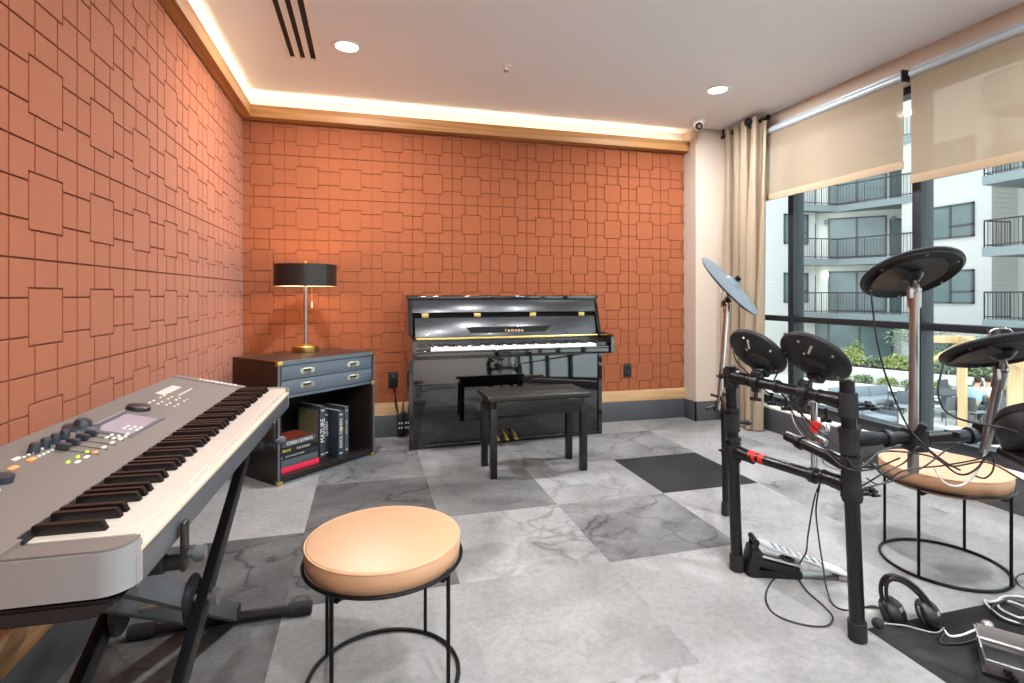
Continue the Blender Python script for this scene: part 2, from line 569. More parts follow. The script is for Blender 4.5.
def floormat():
    m = mat('carpet_tiles', '#a0a0a0', 0.95, spec=0.12, bump=0.5, bscale=450)
    n = m.node_tree
    b = n.nodes['Principled BSDF']
    N = n.nodes.new
    L = n.links.new
    at_ = N('ShaderNodeAttribute'); at_.attribute_name = 'tile'
    sp = N('ShaderNodeSeparateColor'); L(at_.outputs['Color'], sp.inputs[0])
    t = N('ShaderNodeTexCoord')
    # tile specific offset
    off = N('ShaderNodeVectorMath'); off.operation = 'SCALE'; off.inputs['Scale'].default_value = 37.0
    cb = N('ShaderNodeCombineXYZ'); L(sp.outputs['Blue'], cb.inputs[0]); L(sp.outputs['Blue'], cb.inputs[2])
    L(cb.outputs[0], off.inputs[0])
    ad = N('ShaderNodeVectorMath'); ad.operation = 'ADD'
    L(t.outputs['Object'], ad.inputs[0]); L(off.outputs[0], ad.inputs[1])
    # warped coordinates
    nz = N('ShaderNodeTexNoise'); nz.inputs['Scale'].default_value = 3.0; nz.inputs['Detail'].default_value = 5
    L(ad.outputs[0], nz.inputs['Vector'])
    wv = N('ShaderNodeVectorMath'); wv.operation = 'SCALE'; wv.inputs['Scale'].default_value = 0.55
    L(nz.outputs['Color'], wv.inputs[0])
    a2 = N('ShaderNodeVectorMath'); a2.operation = 'ADD'; L(ad.outputs[0], a2.inputs[0]); L(wv.outputs[0], a2.inputs[1])
    vo = N('ShaderNodeTexVoronoi'); vo.feature = 'DISTANCE_TO_EDGE'; vo.inputs['Scale'].default_value = 3.4
    L(a2.outputs[0], vo.inputs['Vector'])
    vr = N('ShaderNodeValToRGB')
    vr.color_ramp.elements[0].position = 0.0; vr.color_ramp.elements[0].color = (1, 1, 1, 1)
    vr.color_ramp.elements[1].position = 0.085; vr.color_ramp.elements[1].color = (0, 0, 0, 1)
    e = vr.color_ramp.elements.new(0.022); e.color = (0.45, 0.45, 0.45, 1)
    L(vo.outputs['Distance'], vr.inputs[0])
    # veins come and go
    n2 = N('ShaderNodeTexNoise'); n2.inputs['Scale'].default_value = 2.2; L(ad.outputs[0], n2.inputs['Vector'])
    r2 = N('ShaderNodeValToRGB'); r2.color_ramp.elements[0].position = 0.42; r2.color_ramp.elements[1].position = 0.62
    L(n2.outputs['Fac'], r2.inputs[0])
    mu = N('ShaderNodeMath'); mu.operation = 'MULTIPLY'; L(vr.outputs[0], mu.inputs[0]); L(r2.outputs[0], mu.inputs[1])
    m3 = N('ShaderNodeMath'); m3.operation = 'MULTIPLY'; L(mu.outputs[0], m3.inputs[0]); L(sp.outputs['Green'], m3.inputs[1])
    # clouds
    n3 = N('ShaderNodeTexNoise'); n3.inputs['Scale'].default_value = 2.6; n3.inputs['Detail'].default_value = 6
    n3.inputs['Distortion'].default_value = 0.9
    L(ad.outputs[0], n3.inputs['Vector'])
    mr = N('ShaderNodeMapRange'); mr.inputs['From Min'].default_value = 0.3; mr.inputs['From Max'].default_value = 0.7
    mr.inputs['To Min'].default_value = 0.62; mr.inputs['To Max'].default_value = 1.5
    L(n3.outputs['Fac'], mr.inputs['Value'])
    # cloud amount grows with the vein amount
    mc = N('ShaderNodeMix'); mc.data_type = 'FLOAT'; mc.inputs['A'].default_value = 1.0
    cl = N('ShaderNodeMath'); cl.operation = 'MULTIPLY_ADD'; cl.inputs[1].default_value = 0.9; cl.inputs[2].default_value = 0.12
    cl.use_clamp = True
    L(sp.outputs['Green'], cl.inputs[0]); L(cl.outputs[0], mc.inputs['Factor']); L(mr.outputs[0], mc.inputs['B'])
    v1 = N('ShaderNodeMath'); v1.operation = 'MULTIPLY'; L(sp.outputs['Red'], v1.inputs[0]); L(mc.outputs['Result'], v1.inputs[1])
    # thread
    n4 = N('ShaderNodeTexNoise'); n4.inputs['Scale'].default_value = 38; n4.inputs['Detail'].default_value = 8; n4.inputs['Roughness'].default_value = 0.75; L(t.outputs['Object'], n4.inputs['Vector'])
    m4 = N('ShaderNodeMapRange'); m4.inputs['From Min'].default_value = 0.25; m4.inputs['From Max'].default_value = 0.75; m4.inputs['To Min'].default_value = 0.78; m4.inputs['To Max'].default_value = 1.22
    L(n4.outputs['Fac'], m4.inputs['Value'])
    v2 = N('ShaderNodeMath'); v2.operation = 'MULTIPLY'; L(v1.outputs[0], v2.inputs[0]); L(m4.outputs[0], v2.inputs[1])
    dk = N('ShaderNodeMath'); dk.operation = 'MULTIPLY_ADD'; dk.inputs[1].default_value = -0.62; dk.inputs[2].default_value = 1.0
    L(m3.outputs[0], dk.inputs[0])
    v3 = N('ShaderNodeMath'); v3.operation = 'MULTIPLY'; L(v2.outputs[0], v3.inputs[0]); L(dk.outputs[0], v3.inputs[1])
    cc = N('ShaderNodeCombineColor')
    for k, g in enumerate((1.0, 0.985, 0.955)):
        q = N('ShaderNodeMath'); q.operation = 'MULTIPLY'; q.inputs[1].default_value = g
        L(v3.outputs[0], q.inputs[0]); L(q.outputs[0], cc.inputs[k])
    L(cc.outputs[0], b.inputs['Base Color'])
    return m


# carpet tiles: reflectance (linear) and amount of veins; columns i along X, rows j along Y
TILE = {
    (-2, 3): (0.50, 0.57), (-1, 3): (0.45, 0.87), (0, 3): (0.45, 0.77), (1, 3): (0.47, 0.87), (2, 3): (0.51, 0.47), (3, 3): (0.45, 0.67), (4, 3): (0.47, 0.57),
    (-2, 2): (0.50, 0.57), (-1, 2): (0.38, 1.00), (0, 2): (0.44, 0.87), (1, 2): (0.44, 0.97), (2, 2): (0.42, 0.87), (3, 2): (0.50, 0.77), (4, 2): (0.52, 0.47),
    (-2, 1): (0.52, 0.37), (-1, 1): (0.30, 1.00), (0, 1): (0.38, 1.00), (1, 1): (0.50, 0.77), (2, 1): (0.17, 0.47), (3, 1): (0.52, 0.57), (4, 1): (0.47, 0.57),
    (-2, 0): (0.30, 1.00), (-1, 0): (0.30, 1.00), (0, 0): (0.50, 0.87), (1, 0): (0.40, 1.00), (2, 0): (0.52, 0.57), (3, 0): (0.47, 1.00), (4, 0): (0.52, 0.67),
    (-2, -1): (0.34, 1.00), (-1, -1): (0.51, 0.42), (0, -1): (0.51, 0.52), (1, -1): (0.52, 0.35), (2, -1): (0.54, 0.35), (3, -1): (0.52, 0.47), (4, -1): (0.52, 0.77),
    (-2, -2): (0.36, 0.97), (-1, -2): (0.51, 0.77), (0, -2): (0.50, 0.82), (1, -2): (0.52, 0.52), (2, -2): (0.16, 1.00), (3, -2): (0.34, 0.87), (4, -2): (0.47, 0.57),
}
TX, TY, TS = .335, 1.975, .61
bm = bmesh.new()
lay = bm.loops.layers.color.new('tile')
x_edges = [TX + TS * i for i in range(-2, 6)]
for i in range(-3, 5):
    for j in range(-8, 4):
        x0, x1 = max(-0.95, TX + TS * i), min(3.2, TX + TS * (i + 1))
        y0, y1 = max(YB, TY + TS * j), min(4.26, TY + TS * (j + 1))
        if i == 4:
            x1 = 3.2
        if x1 <= x0 or y1 <= y0:
            continue
        a, g = TILE.get((i, j), (random.choice((.3, .4, .46, .5)), random.random()))
        f = bm.faces.new([bm.verts.new(v) for v in ((x0, y0, 0), (x1, y0, 0), (x1, y1, 0), (x0, y1, 0))])
        rr = random.random()
        for l in f.loops:
            l[lay] = (a, g, rr, 1)
me = bpy.data.meshes.new('floor')
bm.to_mesh(me)
bm.free()
me.materials.append(floormat())
o = bpy.data.objects.new('floor', me)
COL.objects.link(o)
struct(o)
b = MB(); b.bx(-0.98, 3.3, YB, 4.28, -0.25, -0.004); struct(b.build('floor_slab', 'base', smooth=0))

b = MB(); b.bx(-1.0, 3.35, YB - .1, 4.35, CEIL, CEIL + .15); struct(b.build('ceiling', 'ceiling', smooth=0))
b = MB(); b.bx(-1.1, WX - .016, YB - .1, 4.3, -0.01, CEIL + .01); struct(b.build('wall_left', 'paint_w', smooth=0))
b = MB(); b.bx(-1.1, 3.35, WY + .016, WY + .2, -0.01, CEIL + .01); struct(b.build('wall_back', 'paint_w', smooth=0))
b = MB(); b.bx(-1.1, 3.35, YB - .2, YB, -0.01, CEIL + .01); struct(b.build('wall_behind', 'paint_w', smooth=0))
b = MB(); b.bx(2.71, 3.35, 3.99, 4.2, -0.01, CEIL + .01); struct(b.build('wall_pier', 'paint', smooth=0))
WTOP = 2.34
b = MB()
b.bx(RX, 3.35, YB - .1, 4.2, WTOP, CEIL + .01)
b.bx(RX, 3.35, YB - .1, 4.2, -0.3, 0.176)
struct(b.build('wall_right', 'paint', smooth=0))
b = MB(); b.bx(RX - .012, 3.3, YB, 3.99, 0.176, 0.192, bev=.003); struct(b.build('trim_window_ledge', 'paint_w'))

# felt panelling: square basketweave tiles standing on a felt backing
P = 0.3048


def tile_polys():
    q, t, u, v = .25, 1 / 3, 2 / 3, .75
    out = [[(q, q), (v, q), (v, v), (q, v)],
           [(t, v), (u, v), (u, 1), (t, 1)], [(t, 0), (u, 0), (u, q), (t, q)],
           [(0, t), (q, t), (q, u), (0, u)], [(v, t), (1, t), (1, u), (v, u)]]
    L0 = [(0, 0), (t, 0), (t, q), (q, q), (q, t), (0, t)]
    for sx_ in (0, 1):
        for sy_ in (0, 1):
            pl = [((1 - x) if sx_ else x, (1 - y) if sy_ else y) for x, y in L0]
            if sx_ != sy_:
                pl = pl[::-1]
            out.append(pl)
    return out


def inset(poly, d):
    n = len(poly)
    res = []
    for i in range(n):
        p0, p1, p2 = Vector(poly[i - 1]), Vector(poly[i]), Vector(poly[(i + 1) % n])
        e1, e2 = (p1 - p0).normalized(), (p2 - p1).normalized()
        n1, n2 = Vector((-e1.y, e1.x)), Vector((-e2.y, e2.x))
        res.append(tuple(p1 + (n1 + n2) * d))
    return res


def clip_rect(poly, u0, u1, v0, v1):
    def cl(pl, f, inter):
        out = []
        for i in range(len(pl)):
            a, c = pl[i - 1], pl[i]
            fa, fc = f(a), f(c)
            if fa != fc:
                out.append(inter(a, c))
            if fc:
                out.append(c)
        return out
    for ax, val, sg in ((0, u0, 1), (0, u1, -1), (1, v0, 1), (1, v1, -1)):
        f = lambda p: sg * (p[ax] - val) >= 0

        def inter(a, c):
            k = (val - a[ax]) / (c[ax] - a[ax])
            r_ = [a[0] + (c[0] - a[0]) * k, a[1] + (c[1] - a[1]) * k]
            r_[ax] = val
            return tuple(r_)
        poly = cl(poly, f, inter)
        if len(poly) < 3:
            return []
    # drop duplicates
    out = []
    for p in poly:
        if not out or (abs(p[0] - out[-1][0]) + abs(p[1] - out[-1][1])) > 1e-5:
            out.append(p)
    if len(out) > 2 and abs(out[0][0] - out[-1][0]) + abs(out[0][1] - out[-1][1]) < 1e-5:
        out.pop()
    return out if len(out) > 2 else []


def panelling(name, Mx, u0, u1, uorg, v0, v1, vorg, PU=0.3048):
    """local X along the wall, local Y up, local Z into the room (face at z=0)"""
    t = bmesh.new()
    D, gw, bv = 0.008, 0.0025, 0.0018
    i0, i1 = math.floor((u0 - uorg) / PU), math.ceil((u1 - uorg) / PU)
    j0, j1 = math.floor((v0 - vorg) / P), math.ceil((v1 - vorg) / P)
    for i in range(i0, i1):
        for j in range(j0, j1):
            for pl in tile_polys():
                pw = [(uorg + (i + x) * PU, vorg + (j + y) * P) for x, y in pl]
                pw = clip_rect(pw, u0, u1, v0, v1)
                if not pw:
                    continue
                ar = sum(pw[k - 1][0] * pw[k][1] - pw[k][0] * pw[k - 1][1] for k in range(len(pw))) / 2
                if ar < 0.0006:
                    continue
                rings = [[t.verts.new((x, y, z)) for x, y in inset(pw, d)] for d, z in ((gw, -D), (gw, -bv * .8), (gw + bv * .35, -bv * .2), (gw + bv, 0))]
                for A, B in zip(rings, rings[1:]):
                    for k in range(len(A)):
                        t.faces.new((A[k], A[(k + 1) % len(A)], B[(k + 1) % len(A)], B[k]))
                t.faces.new(rings[-1])
    b = MB()
    b._add(t, Mx)
    b.bx(u0, u1, v0, v1, -0.016, -D, Mx=Mx)
    return struct(b.build(name, 'felt', smooth=0))


ML = Matrix(((0, 0, 1, WX), (1, 0, 0, 0), (0, 1, 0, 0), (0, 0, 0, 1)))
MBk = Matrix(((1, 0, 0, 0), (0, 0, -1, WY), (0, 1, 0, 0), (0, 0, 0, 1)))
panelling('wall_panelling_left', ML, YB, WY - .001, 1.588, .258, 2.35, 1.1725, .3204)
panelling('wall_panelling_back', MBk, WX - .010, 2.705, 0.034, .258, 2.35, 1.1725)

# trims and baseboards
b = MB(); b.bx(WX - .016, WX + .012, YB, WY, .165, .258, bev=.002); struct(b.build('trim_left_strip', 'plyY'))
b = MB(); b.bx(WX, 2.71, WY - .012, WY + .016, .165, .258, bev=.002); struct(b.build('trim_back_strip', 'ply'))
b = MB(); b.bx(WX - .016, WX + .015, YB, WY, 0, .165, bev=.002); struct(b.build('baseboard_left', 'base'))
b = MB(); b.bx(WX, 2.71, WY - .015, WY + .016, 0, .165, bev=.002); struct(b.build('baseboard_back', 'base'))
b = MB(); b.bx(2.698, 2.712, 3.978, WY + .01, 0, .165, bev=.002); b.bx(2.698, 3.09, 3.978, 3.992, 0, .165, bev=.002)
struct(b.build('baseboard_pier', 'base'))
b = MB(); b.bx(RX - .012, RX + .01, YB, 3.98, 0, .176, bev=.002); struct(b.build('baseboard_right', 'base'))
# cove boards hiding the LED strips
b = MB(); b.bx(WX + .046, WX + .066, YB, WY - .084, 2.325, 2.412, bev=.002); b.bx(WX - .016, WX + .05, YB, WY - .084, 2.325, 2.34)
struct(b.build('trim_left_cove', 'oakY'))
b = MB(); b.bx(WX + .062, 2.70, WY - .084, WY - .062, 2.325, 2.412, bev=.002); b.bx(WX - .016, 2.70, WY - .07, WY + .016, 2.325, 2.34)
b.bx(2.69, 2.709, WY - .084, WY + .016, 2.325, 2.412)
struct(b.build('trim_back_cove', 'oak'))
ls = thing('cove_light_strip', 'warm white light strip hidden behind the wooden board atop the back wall', 'light strip', (0.9, WY - .035, 2.345))
b = MB(); b.bx(-1.7, 1.77, -.006, .006, 0, .006); b.build('strip', 'ledstrip', ls)
ls2 = thing('cove_light_strip', 'warm white light strip hidden behind the wooden board atop the left wall', 'light strip', (WX + .035, 1.0, 2.345))
b = MB(); b.bx(-.006, .006, -3.4, 3.05, 0, .006); b.build('strip', 'ledstrip', ls2)
WARM = (1.0, 0.80, 0.56)
COVE_B = lamp('cove_light_back', 'AREA', (0.9, WY - .03, 2.36), (PI, 0, 0), 4.2, WARM, shape='RECTANGLE', size=3.45, size_y=.03)
COVE_L = lamp('cove_light_left', 'AREA', (WX + .03, 1.0, 2.36), (PI, 0, 0), 6.5, WARM, shape='RECTANGLE', size=.03, size_y=6.1)

# ------------------------------------------------------------------ glass wall
win = thing('window_1', '', '', (3.16, 3.42, 0))
del win['label'], win['category']
struct(win)
b = MB()
for y0 in (3.392, 2.412, 1.432, .452, -.528, -1.508):
    MBm = MB(); MBm.bx(3.16, 3.26, y0, y0 + .055, .19, WTOP, bev=.003); MBm.build('mullion', 'winframe', win, world=True)
MBm = MB(); MBm.bx(3.16, 3.26, 3.935, 3.99, .19, WTOP, bev=.003); MBm.build('mullion', 'winframe', win, world=True)
b = MB(); b.bx(3.165, 3.255, YB, 3.99, .868, .912, bev=.003); b.build('transom', 'winframe', win, world=True)
b = MB(); b.bx(3.15, 3.26, YB, 3.99, .192, .262, bev=.004); b.build('bottom_rail', 'winframe', win, world=True)
b = MB(); b.bx(3.16, 3.26, YB, 3.99, WTOP - .05, WTOP, bev=.003); b.build('top_rail', 'winframe', win, world=True)
ys = [3.935, 3.392, 2.412, 1.432, .452, -.528, -1.508, YB]
for k in range(len(ys) - 1):
    a1, a0 = ys[k], ys[k + 1] + .055
    for z0, z1 in ((.262, .868), (.912, WTOP - .05)):
        b = MB(); b.bx(3.205, 3.211, a0, a1, z0, z1); b.build('pane', 'glass', win, world=True, smooth=0)
    # slim bright glazing gasket beside the mullion
    b = MB(); b.bx(3.20, 3.222, a0, a0 + .008, .262, WTOP - .05); b.build('gasket', 'silver', win, world=True, smooth=0)

# roller shades
def roller(y0, y1, zb, label):
    t = thing('roller_shade', label, 'roller shade', (3.04, (y0 + y1) / 2, zb), group=None)
    b = MB(); b.bx(3.039, 3.0405, y0, y1, zb + .045, 2.36); b.build('fabric', 'shadefab', t, world=True, smooth=0)
    b = MB(); b.bx(3.034, 3.046, y0, y1, zb, zb + .048, bev=.002); b.build('hem_bar', 'hem', t, world=True)
    b = MB()
    b.box((3.045, y0 - .008, 2.36), (.06, .012, .07), bev=.003)
    b.build('bracket', 'black', t, world=True)
    b = MB(); b.cyl((3.04, y0, 2.358), (3.04, y1, 2.358), .022, n=24); b.build('roller_tube', 'alu', t, world=True)
    b = MB(); b.bx(3.052, 3.058, y0, y1, 2.325, 2.40); b.build('headrail', 'alu', t, world=True)
    return t


roller(2.425, 3.76, 1.817, 'tan see-through roller shade beside the curtain, hanging lower than halfway down the far pane')
roller(1.16, 2.378, 1.722, 'tan see-through roller shade at the right edge, over the nearer window pane')

# ------------------------------------------------------------------ curtain
ct = thing('curtain', 'floor-length beige linen grommet curtain gathered between the corner pier and the window', 'curtain', (2.97, 3.7, 0))
b = MB()
NS = 150
zs = [0.012 + (2.475 - .012) * k / 24 for k in range(25)]
grid = []
for k, z in enumerate(zs):
    h = z / 2.475
    row = []
    for i in range(NS + 1):
        s_ = i / NS
        y = 3.955 - s_ * (.50 - .07 * (1 - h))
        ph = s_ * 2 * PI * 4.6 + .4
        amp = .058 * (0.75 + .25 * math.sin(s_ * 9 + h * 2))
        x = 2.965 + amp * math.sin(ph + .25 * math.sin(h * 4)) + .008 * math.sin(ph * 2.3 + h * 5)
        y += .018 * math.sin(2 * ph)
        row.append(b.bm.verts.new((x, y, z)))
    grid.append(row)
for k in range(24):
    for i in range(NS):
        b.bm.faces.new((grid[k][i], grid[k][i + 1], grid[k + 1][i + 1], grid[k + 1][i]))
bmesh.ops.solidify(b.bm, geom=b.bm.faces[:], thickness=0.003)
b.build('fabric', 'curtain', ct, world=True, smooth=60)
for (x_, y_) in ((3.014, 3.50), (3.006, 3.625), (2.935, 3.57)):
    b = MB()
    Mx = frame_to((.5, -.87, 0) if x_ > 3 else (-.9, -.4, 0), (x_ - .04, y_, 2.438))
    b.lathe([(.014, -.004), (.03, -.004), (.033, 0), (.03, .004), (.014, .004)], Mx, n=24, closed=True)
    b.build('grommet', 'iron', ct, world=True)
rd = thing('curtain_rod', 'black round curtain rod close under the ceiling, threading the beige curtain', 'curtain rod', (2.965, 3.7, 2.438))
b = MB(); b.cyl((2.965, 3.985, 2.438), (2.965, 3.44, 2.438), .0125, n=16); b.build('rod', 'iron', rd, world=True)
b = MB(); b.cyl((2.965, 3.445, 2.438), (2.965, 3.425, 2.438), .02, n=16, bev=.004); b.build('finial', 'iron', rd, world=True)
b = MB(); b.cyl((2.965, 3.97, 2.438), (2.965, 3.97, 2.505), .006); b.build('bracket', 'iron', rd, world=True)

# ------------------------------------------------------------------ ceiling things
def downlight(x, y, label, e=37, group=None):
    t = thing('ceiling_light', label, 'ceiling light', (x, y, CEIL), group=group)
    b = MB(); b.lathe([(.062, .001), (.062, -.004), (.068, -.008), (.085, -.006), (.09, .001)], n=40); b.build('trim_ring', 'white', t)
    b = MB(); b.lathe([(0, -.003), (.062, -.003), (.062, .002)], n=40); b.build('diffuser', 'glow', t)
    lamp('downlight_glow', 'AREA', (x, y, CEIL - .012), (0, 0, 0), e, (.95, .97, 1.0), shape='DISK', size=.13)
    return t


downlight(-.111, 3.205, 'round recessed ceiling light beside the slotted air vent')
downlight(2.354, 3.21, 'round recessed ceiling light in front of the corner curtain')
for (x, y, lb) in ((1.2, 1.1, 'added round recessed ceiling light over the middle of the room, out of view'), (.55, -.1, 'added round recessed ceiling light just above the viewpoint, out of view'),
                   (2.4, .9, 'added round recessed ceiling light over the drum kit stool, out of view'), (.2, -1.2, 'added unseen recessed ceiling light behind the viewpoint, left'),
                   (2.2, -1.2, 'added unseen recessed ceiling light behind the viewpoint, right')):
    downlight(x, y, lb)  # fixtures out of view, added to lift the interior brightness

vt = thing('air_vent', 'white linear ceiling vent with three dark slots', 'vent', (-.36, 2.9, CEIL))
b = MB()
for x0, x1 in ((-.102, -.082), (-.055, -.024), (.003, .034), (.064, .102)):
    b.bx(x0, x1, -.55, .53, -.010, 0, bev=.002)
b.bx(-.102, .102, .52, .545, -.010, 0, bev=.002); b.bx(-.102, .102, -.56, -.54, -.010, 0, bev=.002)
b.build('frame', 'white', vt)
b = MB(); b.bx(-.09, .09, -.54, .52, -.003, .0); b.build('slot', 'ventdark', vt)

sp = thing('sprinkler_head', 'small white fire sprinkler head in the middle of the ceiling', 'sprinkler', (.836, 3.224, CEIL))
b = MB(); b.lathe([(0, 0), (.035, 0), (.033, -.006), (.012, -.01), (.01, -.03), (0, -.03)]); b.build('escutcheon', 'white', sp)
b = MB(); b.lathe([(0, -.03), (.016, -.031), (.016, -.034), (0, -.034)], n=20); b.build('deflector', 'steel', sp)

sk = thing('security_camera', 'white dome security camera on the ceiling by the pier', 'camera', (2.60, 3.80, CEIL))
b = MB(); b.lathe([(0, 0), (.062, 0), (.06, -.022), (.05, -.03), (0, -.03)]); b.build('mount', 'white', sk)
dv = Vector((-.35, -.72, -.45)).normalized()
b = MB(); b.ball((0, -.008, -.048), .042); b.build('housing', 'white', sk)
hc = Vector((0, -.008, -.048))
b = MB(); b.cyl(hc + dv * .03, hc + dv * .052, .03, .028, n=24, bev=.004); b.build('lens_ring', 'black', sk)
b = MB(); b.cyl(hc + dv * .051, hc + dv * .055, .016, .012, n=20); b.build('lens', 'chrome', sk)

# outlets
def outlet(x, z, label):
    t = thing('wall_outlet', label, 'outlet', (x, WY, z))
    b = MB(); b.box((0, -.004, 0), (.072, .008, .115), bev=.003); b.build('plate', 'black', t)
    for s_ in (-1, 1):
        b = MB(); b.box((0, -.0095, .028 * s_), (.036, .004, .03), bev=.004); b.build('socket', 'rack', t)
    return t


outlet(2.154, .432, 'black wall outlet on the red felt wall right of the piano, nothing plugged in')
outlet(.191, .43, 'black wall outlet between the cabinet and the piano, cord plugged in')
pc = thing('power_cord', 'black power cord and adapter hanging from the outlet between cabinet and piano', 'cord', (.24, 4.1, .1))
b = MB(); b.box((.192, 4.13, .45), (.03, .035, .03), bev=.006); b.build('plug', 'black', pc, world=True)
b = MB(); b.tube([(.192, 4.11, .44), (.197, 4.105, .38), (.212, 4.12, .28), (.225, 4.11, .2), (.232, 4.105, .13), (.245, 4.10, .06)], .0042, smooth=6)
b.tube([(.25, 4.1, .05), (.245, 4.11, .12), (.258, 4.12, .2), (.275, 4.125, .3)], .0042, smooth=6)
b.tube([(.215, 4.10, .21), (.205, 4.11, .25), (.208, 4.12, .3)], .0035, smooth=5)
b.build('cord', 'cable', pc, world=True)
b = MB(); b.box((.243, 4.105, .105), (.05, .045, .15), bev=.01); b.box((.26, 4.095, .17), (.03, .03, .05), bev=.005); b.build('adapter', 'black', pc, world=True)
for k in range(4):
    b = MB(); b.box((.233 + .018 * (k % 2), 4.08, .08 + .035 * (k // 2)), (.008, .003, .012), rot=(0, .5, 0)); b.build('warning_mark', 'ink', pc, world=True)

# ------------------------------------------------------------------ upright piano
PR = R(2.4)
pn = thing('upright_piano', 'glossy black upright piano against the orange felt wall, fallboard open', 'piano', (.28, 3.75, 0), PR)
W = 1.48
D = .325
side = [(D, 0), (D, 1.05), (.095, 1.05), (.018, .80), (-.18, .785), (-.20, .77), (-.20, .655), (-.185, .645), (.0, .635), (.0, 0)]
for x0, nm in ((0, 'side_panel'), (W - .03, 'side_panel')):
    b = MB()
    Mx = Matrix(((0, 0, 1, x0), (1, 0, 0, 0), (0, 1, 0, 0), (0, 0, 0, 1)))
    b.prism(side, 0, .03, Mx, bev=.002)
    b.build(nm, 'piano', pn)
b = MB(); b.bx(-.006, W + .006, .082, D, 1.048, 1.07, bev=.004); b.build('lid', 'piano', pn)
# slanted panels: helper for a board between two (y,z) points
def board(y0, z0, y1, z1, th, xa, xb, name, m, bev=.0015):
    v = Vector((0, y1 - y0, z1 - z0))
    L = v.length
    Mx = frame_to((0, 0, 1), (0, 0, 0))
    ang = math.atan2(z1 - z0, y1 - y0)
    b = MB()
    b.box(((xa + xb) / 2, (y0 + y1) / 2, (z0 + z1) / 2), (xb - xa, L, th), rot=(ang, 0, 0), bev=bev)
    return b.build(name, m, pn)


board(.067, .948, .100, 1.048, .016, .03, W - .03, 'upper_panel', 'piano_reflect')
board(.10, .87, .10, .96, .01, .03, W - .03, 'recess', 'slot', bev=0)
board(.016, .764, .058, .911, .016, .045, W - .045, 'fallboard', 'piano_reflect')
b = MB(); b.cyl((.04, -.001, .768), (W - .04, -.001, .768), .0085, n=12); b.build('long_hinge', 'gold', pn)
for x in (.12, .50, .93, 1.33):
    b = MB(); b.box((x, .058, .930), (.048, .012, .028), bev=.002); b.build('hinge', 'gold', pn)
fa = math.atan2(.147, .042)
MF = Matrix.Translation((W / 2 + .0, .0235, .823)) @ Euler((fa, 0, 0)).to_matrix().to_4x4()
b = MB(); b.prism([(-.30, -.022), (.27, -.022), (.33, .022), (-.33, .022)], 0, .0012, MF); b.build('music_ledge', 'slot', pn)
b = MB(); b.text('Y A M A H A', .026, MF @ Matrix.Translation((.03, -.010, .0015))); b.build('logo', 'goldflat', pn)
b = MB(); b.box((W / 2 - .05, .030, .855), (.1, .01, .006), bev=.001); b.build('latch', 'steel', pn)
# key bed
b = MB(); b.bx(.03, W - .03, -.185, .05, .645, .69, bev=.004); b.build('key_bed', 'piano', pn)
for x0 in (.03, W - .125):
    b = MB(); b.bx(x0, x0 + .095, -.165, .02, .69, .728, bev=.004); b.build('key_block', 'piano', pn)
b = MB(); b.bx(.03, W - .03, -.003, .02, .69, .757); b.build('name_board', 'piano_reflect', pn)
b = MB(); b.bx(.03, W - .03, -.186, -.17, .685, .70, bev=.002); b.build('key_slip', 'piano', pn)
kw = (W - .25) / 52
for i in range(52):
    b = MB(); b.bx(.125 + i * kw + .0004, .125 + (i + 1) * kw - .0006, -.155, -.004, .695, .718, bev=.001, seg=1); b.build('white_key', 'pkey', pn)
BLK = []
for i in range(52):
    if (i % 7) in (0, 2, 3, 5, 6) and i < 51:     # A# C# D# F# G#
        BLK.append(i)
for i in BLK:
    b = MB(); b.bx(.125 + (i + 1) * kw - .0055, .125 + (i + 1) * kw + .0055, -.105, -.004, .718, .731, bev=.0015, seg=1); b.build('black_key', 'ebony', pn)
b = MB(); b.bx(.03, W - .03, .010, .034, .028, .645, bev=.001); b.build('lower_panel', 'piano', pn)
b = MB(); b.bx(.03, W - .03, .006, .03, .0, .026, bev=.002); b.build('bottom_rail', 'piano', pn)
b = MB(); b.bx(.03, W - .03, D - .02, D - .004, .02, 1.04); b.build('back_panel', 'slot', pn)
for x in (.615, .683, .752):
    b = MB()
    b.tube([(x, .015, .060), (x, -.02, .066), (x, -.045, .058), (x, -.065, .05)], [.012] * 13, smooth=4)
    b.box((x, -.075, .048), (.03, .05, .011), rot=(.12, 0, 0), bev=.005)
    b.build('pedal', 'gold', pn)

# ------------------------------------------------------------------ piano bench
pb = thing('piano_bench', 'black piano bench with a padded leather seat in front of the piano', 'bench', (1.0, 3.18, 0), R(.6))
for x in (-.285, .285):
    for y in (-.12, .12):
        b = MB()
        t = bmesh.new()
        b.box((x, y, .205), (.04, .04, .41), bev=.002)
        b.build('leg', 'bench', pb)
b = MB()
for y in (-.125, .125):
    b.box((0, y, .407), (.54, .022, .085), bev=.001)
for x in (-.285, .285):
    b.box((x, 0, .415), (.022, .21, .07), bev=.001)
b.build('apron', 'bench', pb)
b = MB(); b.box((0, 0, .451), (.615, .29, .006)); b.build('seat_board', 'bench', pb)
b = MB(); b.box((0, 0, .469), (.65, .32, .032), bev=.011, seg=3); b.build('cushion', 'leather_b', pb)
for x in (-.19, .21):
    b = MB(); b.box((x, -.138, .449), (.055, .004, .008), bev=.001); b.build('hinge', 'nickel', pb)

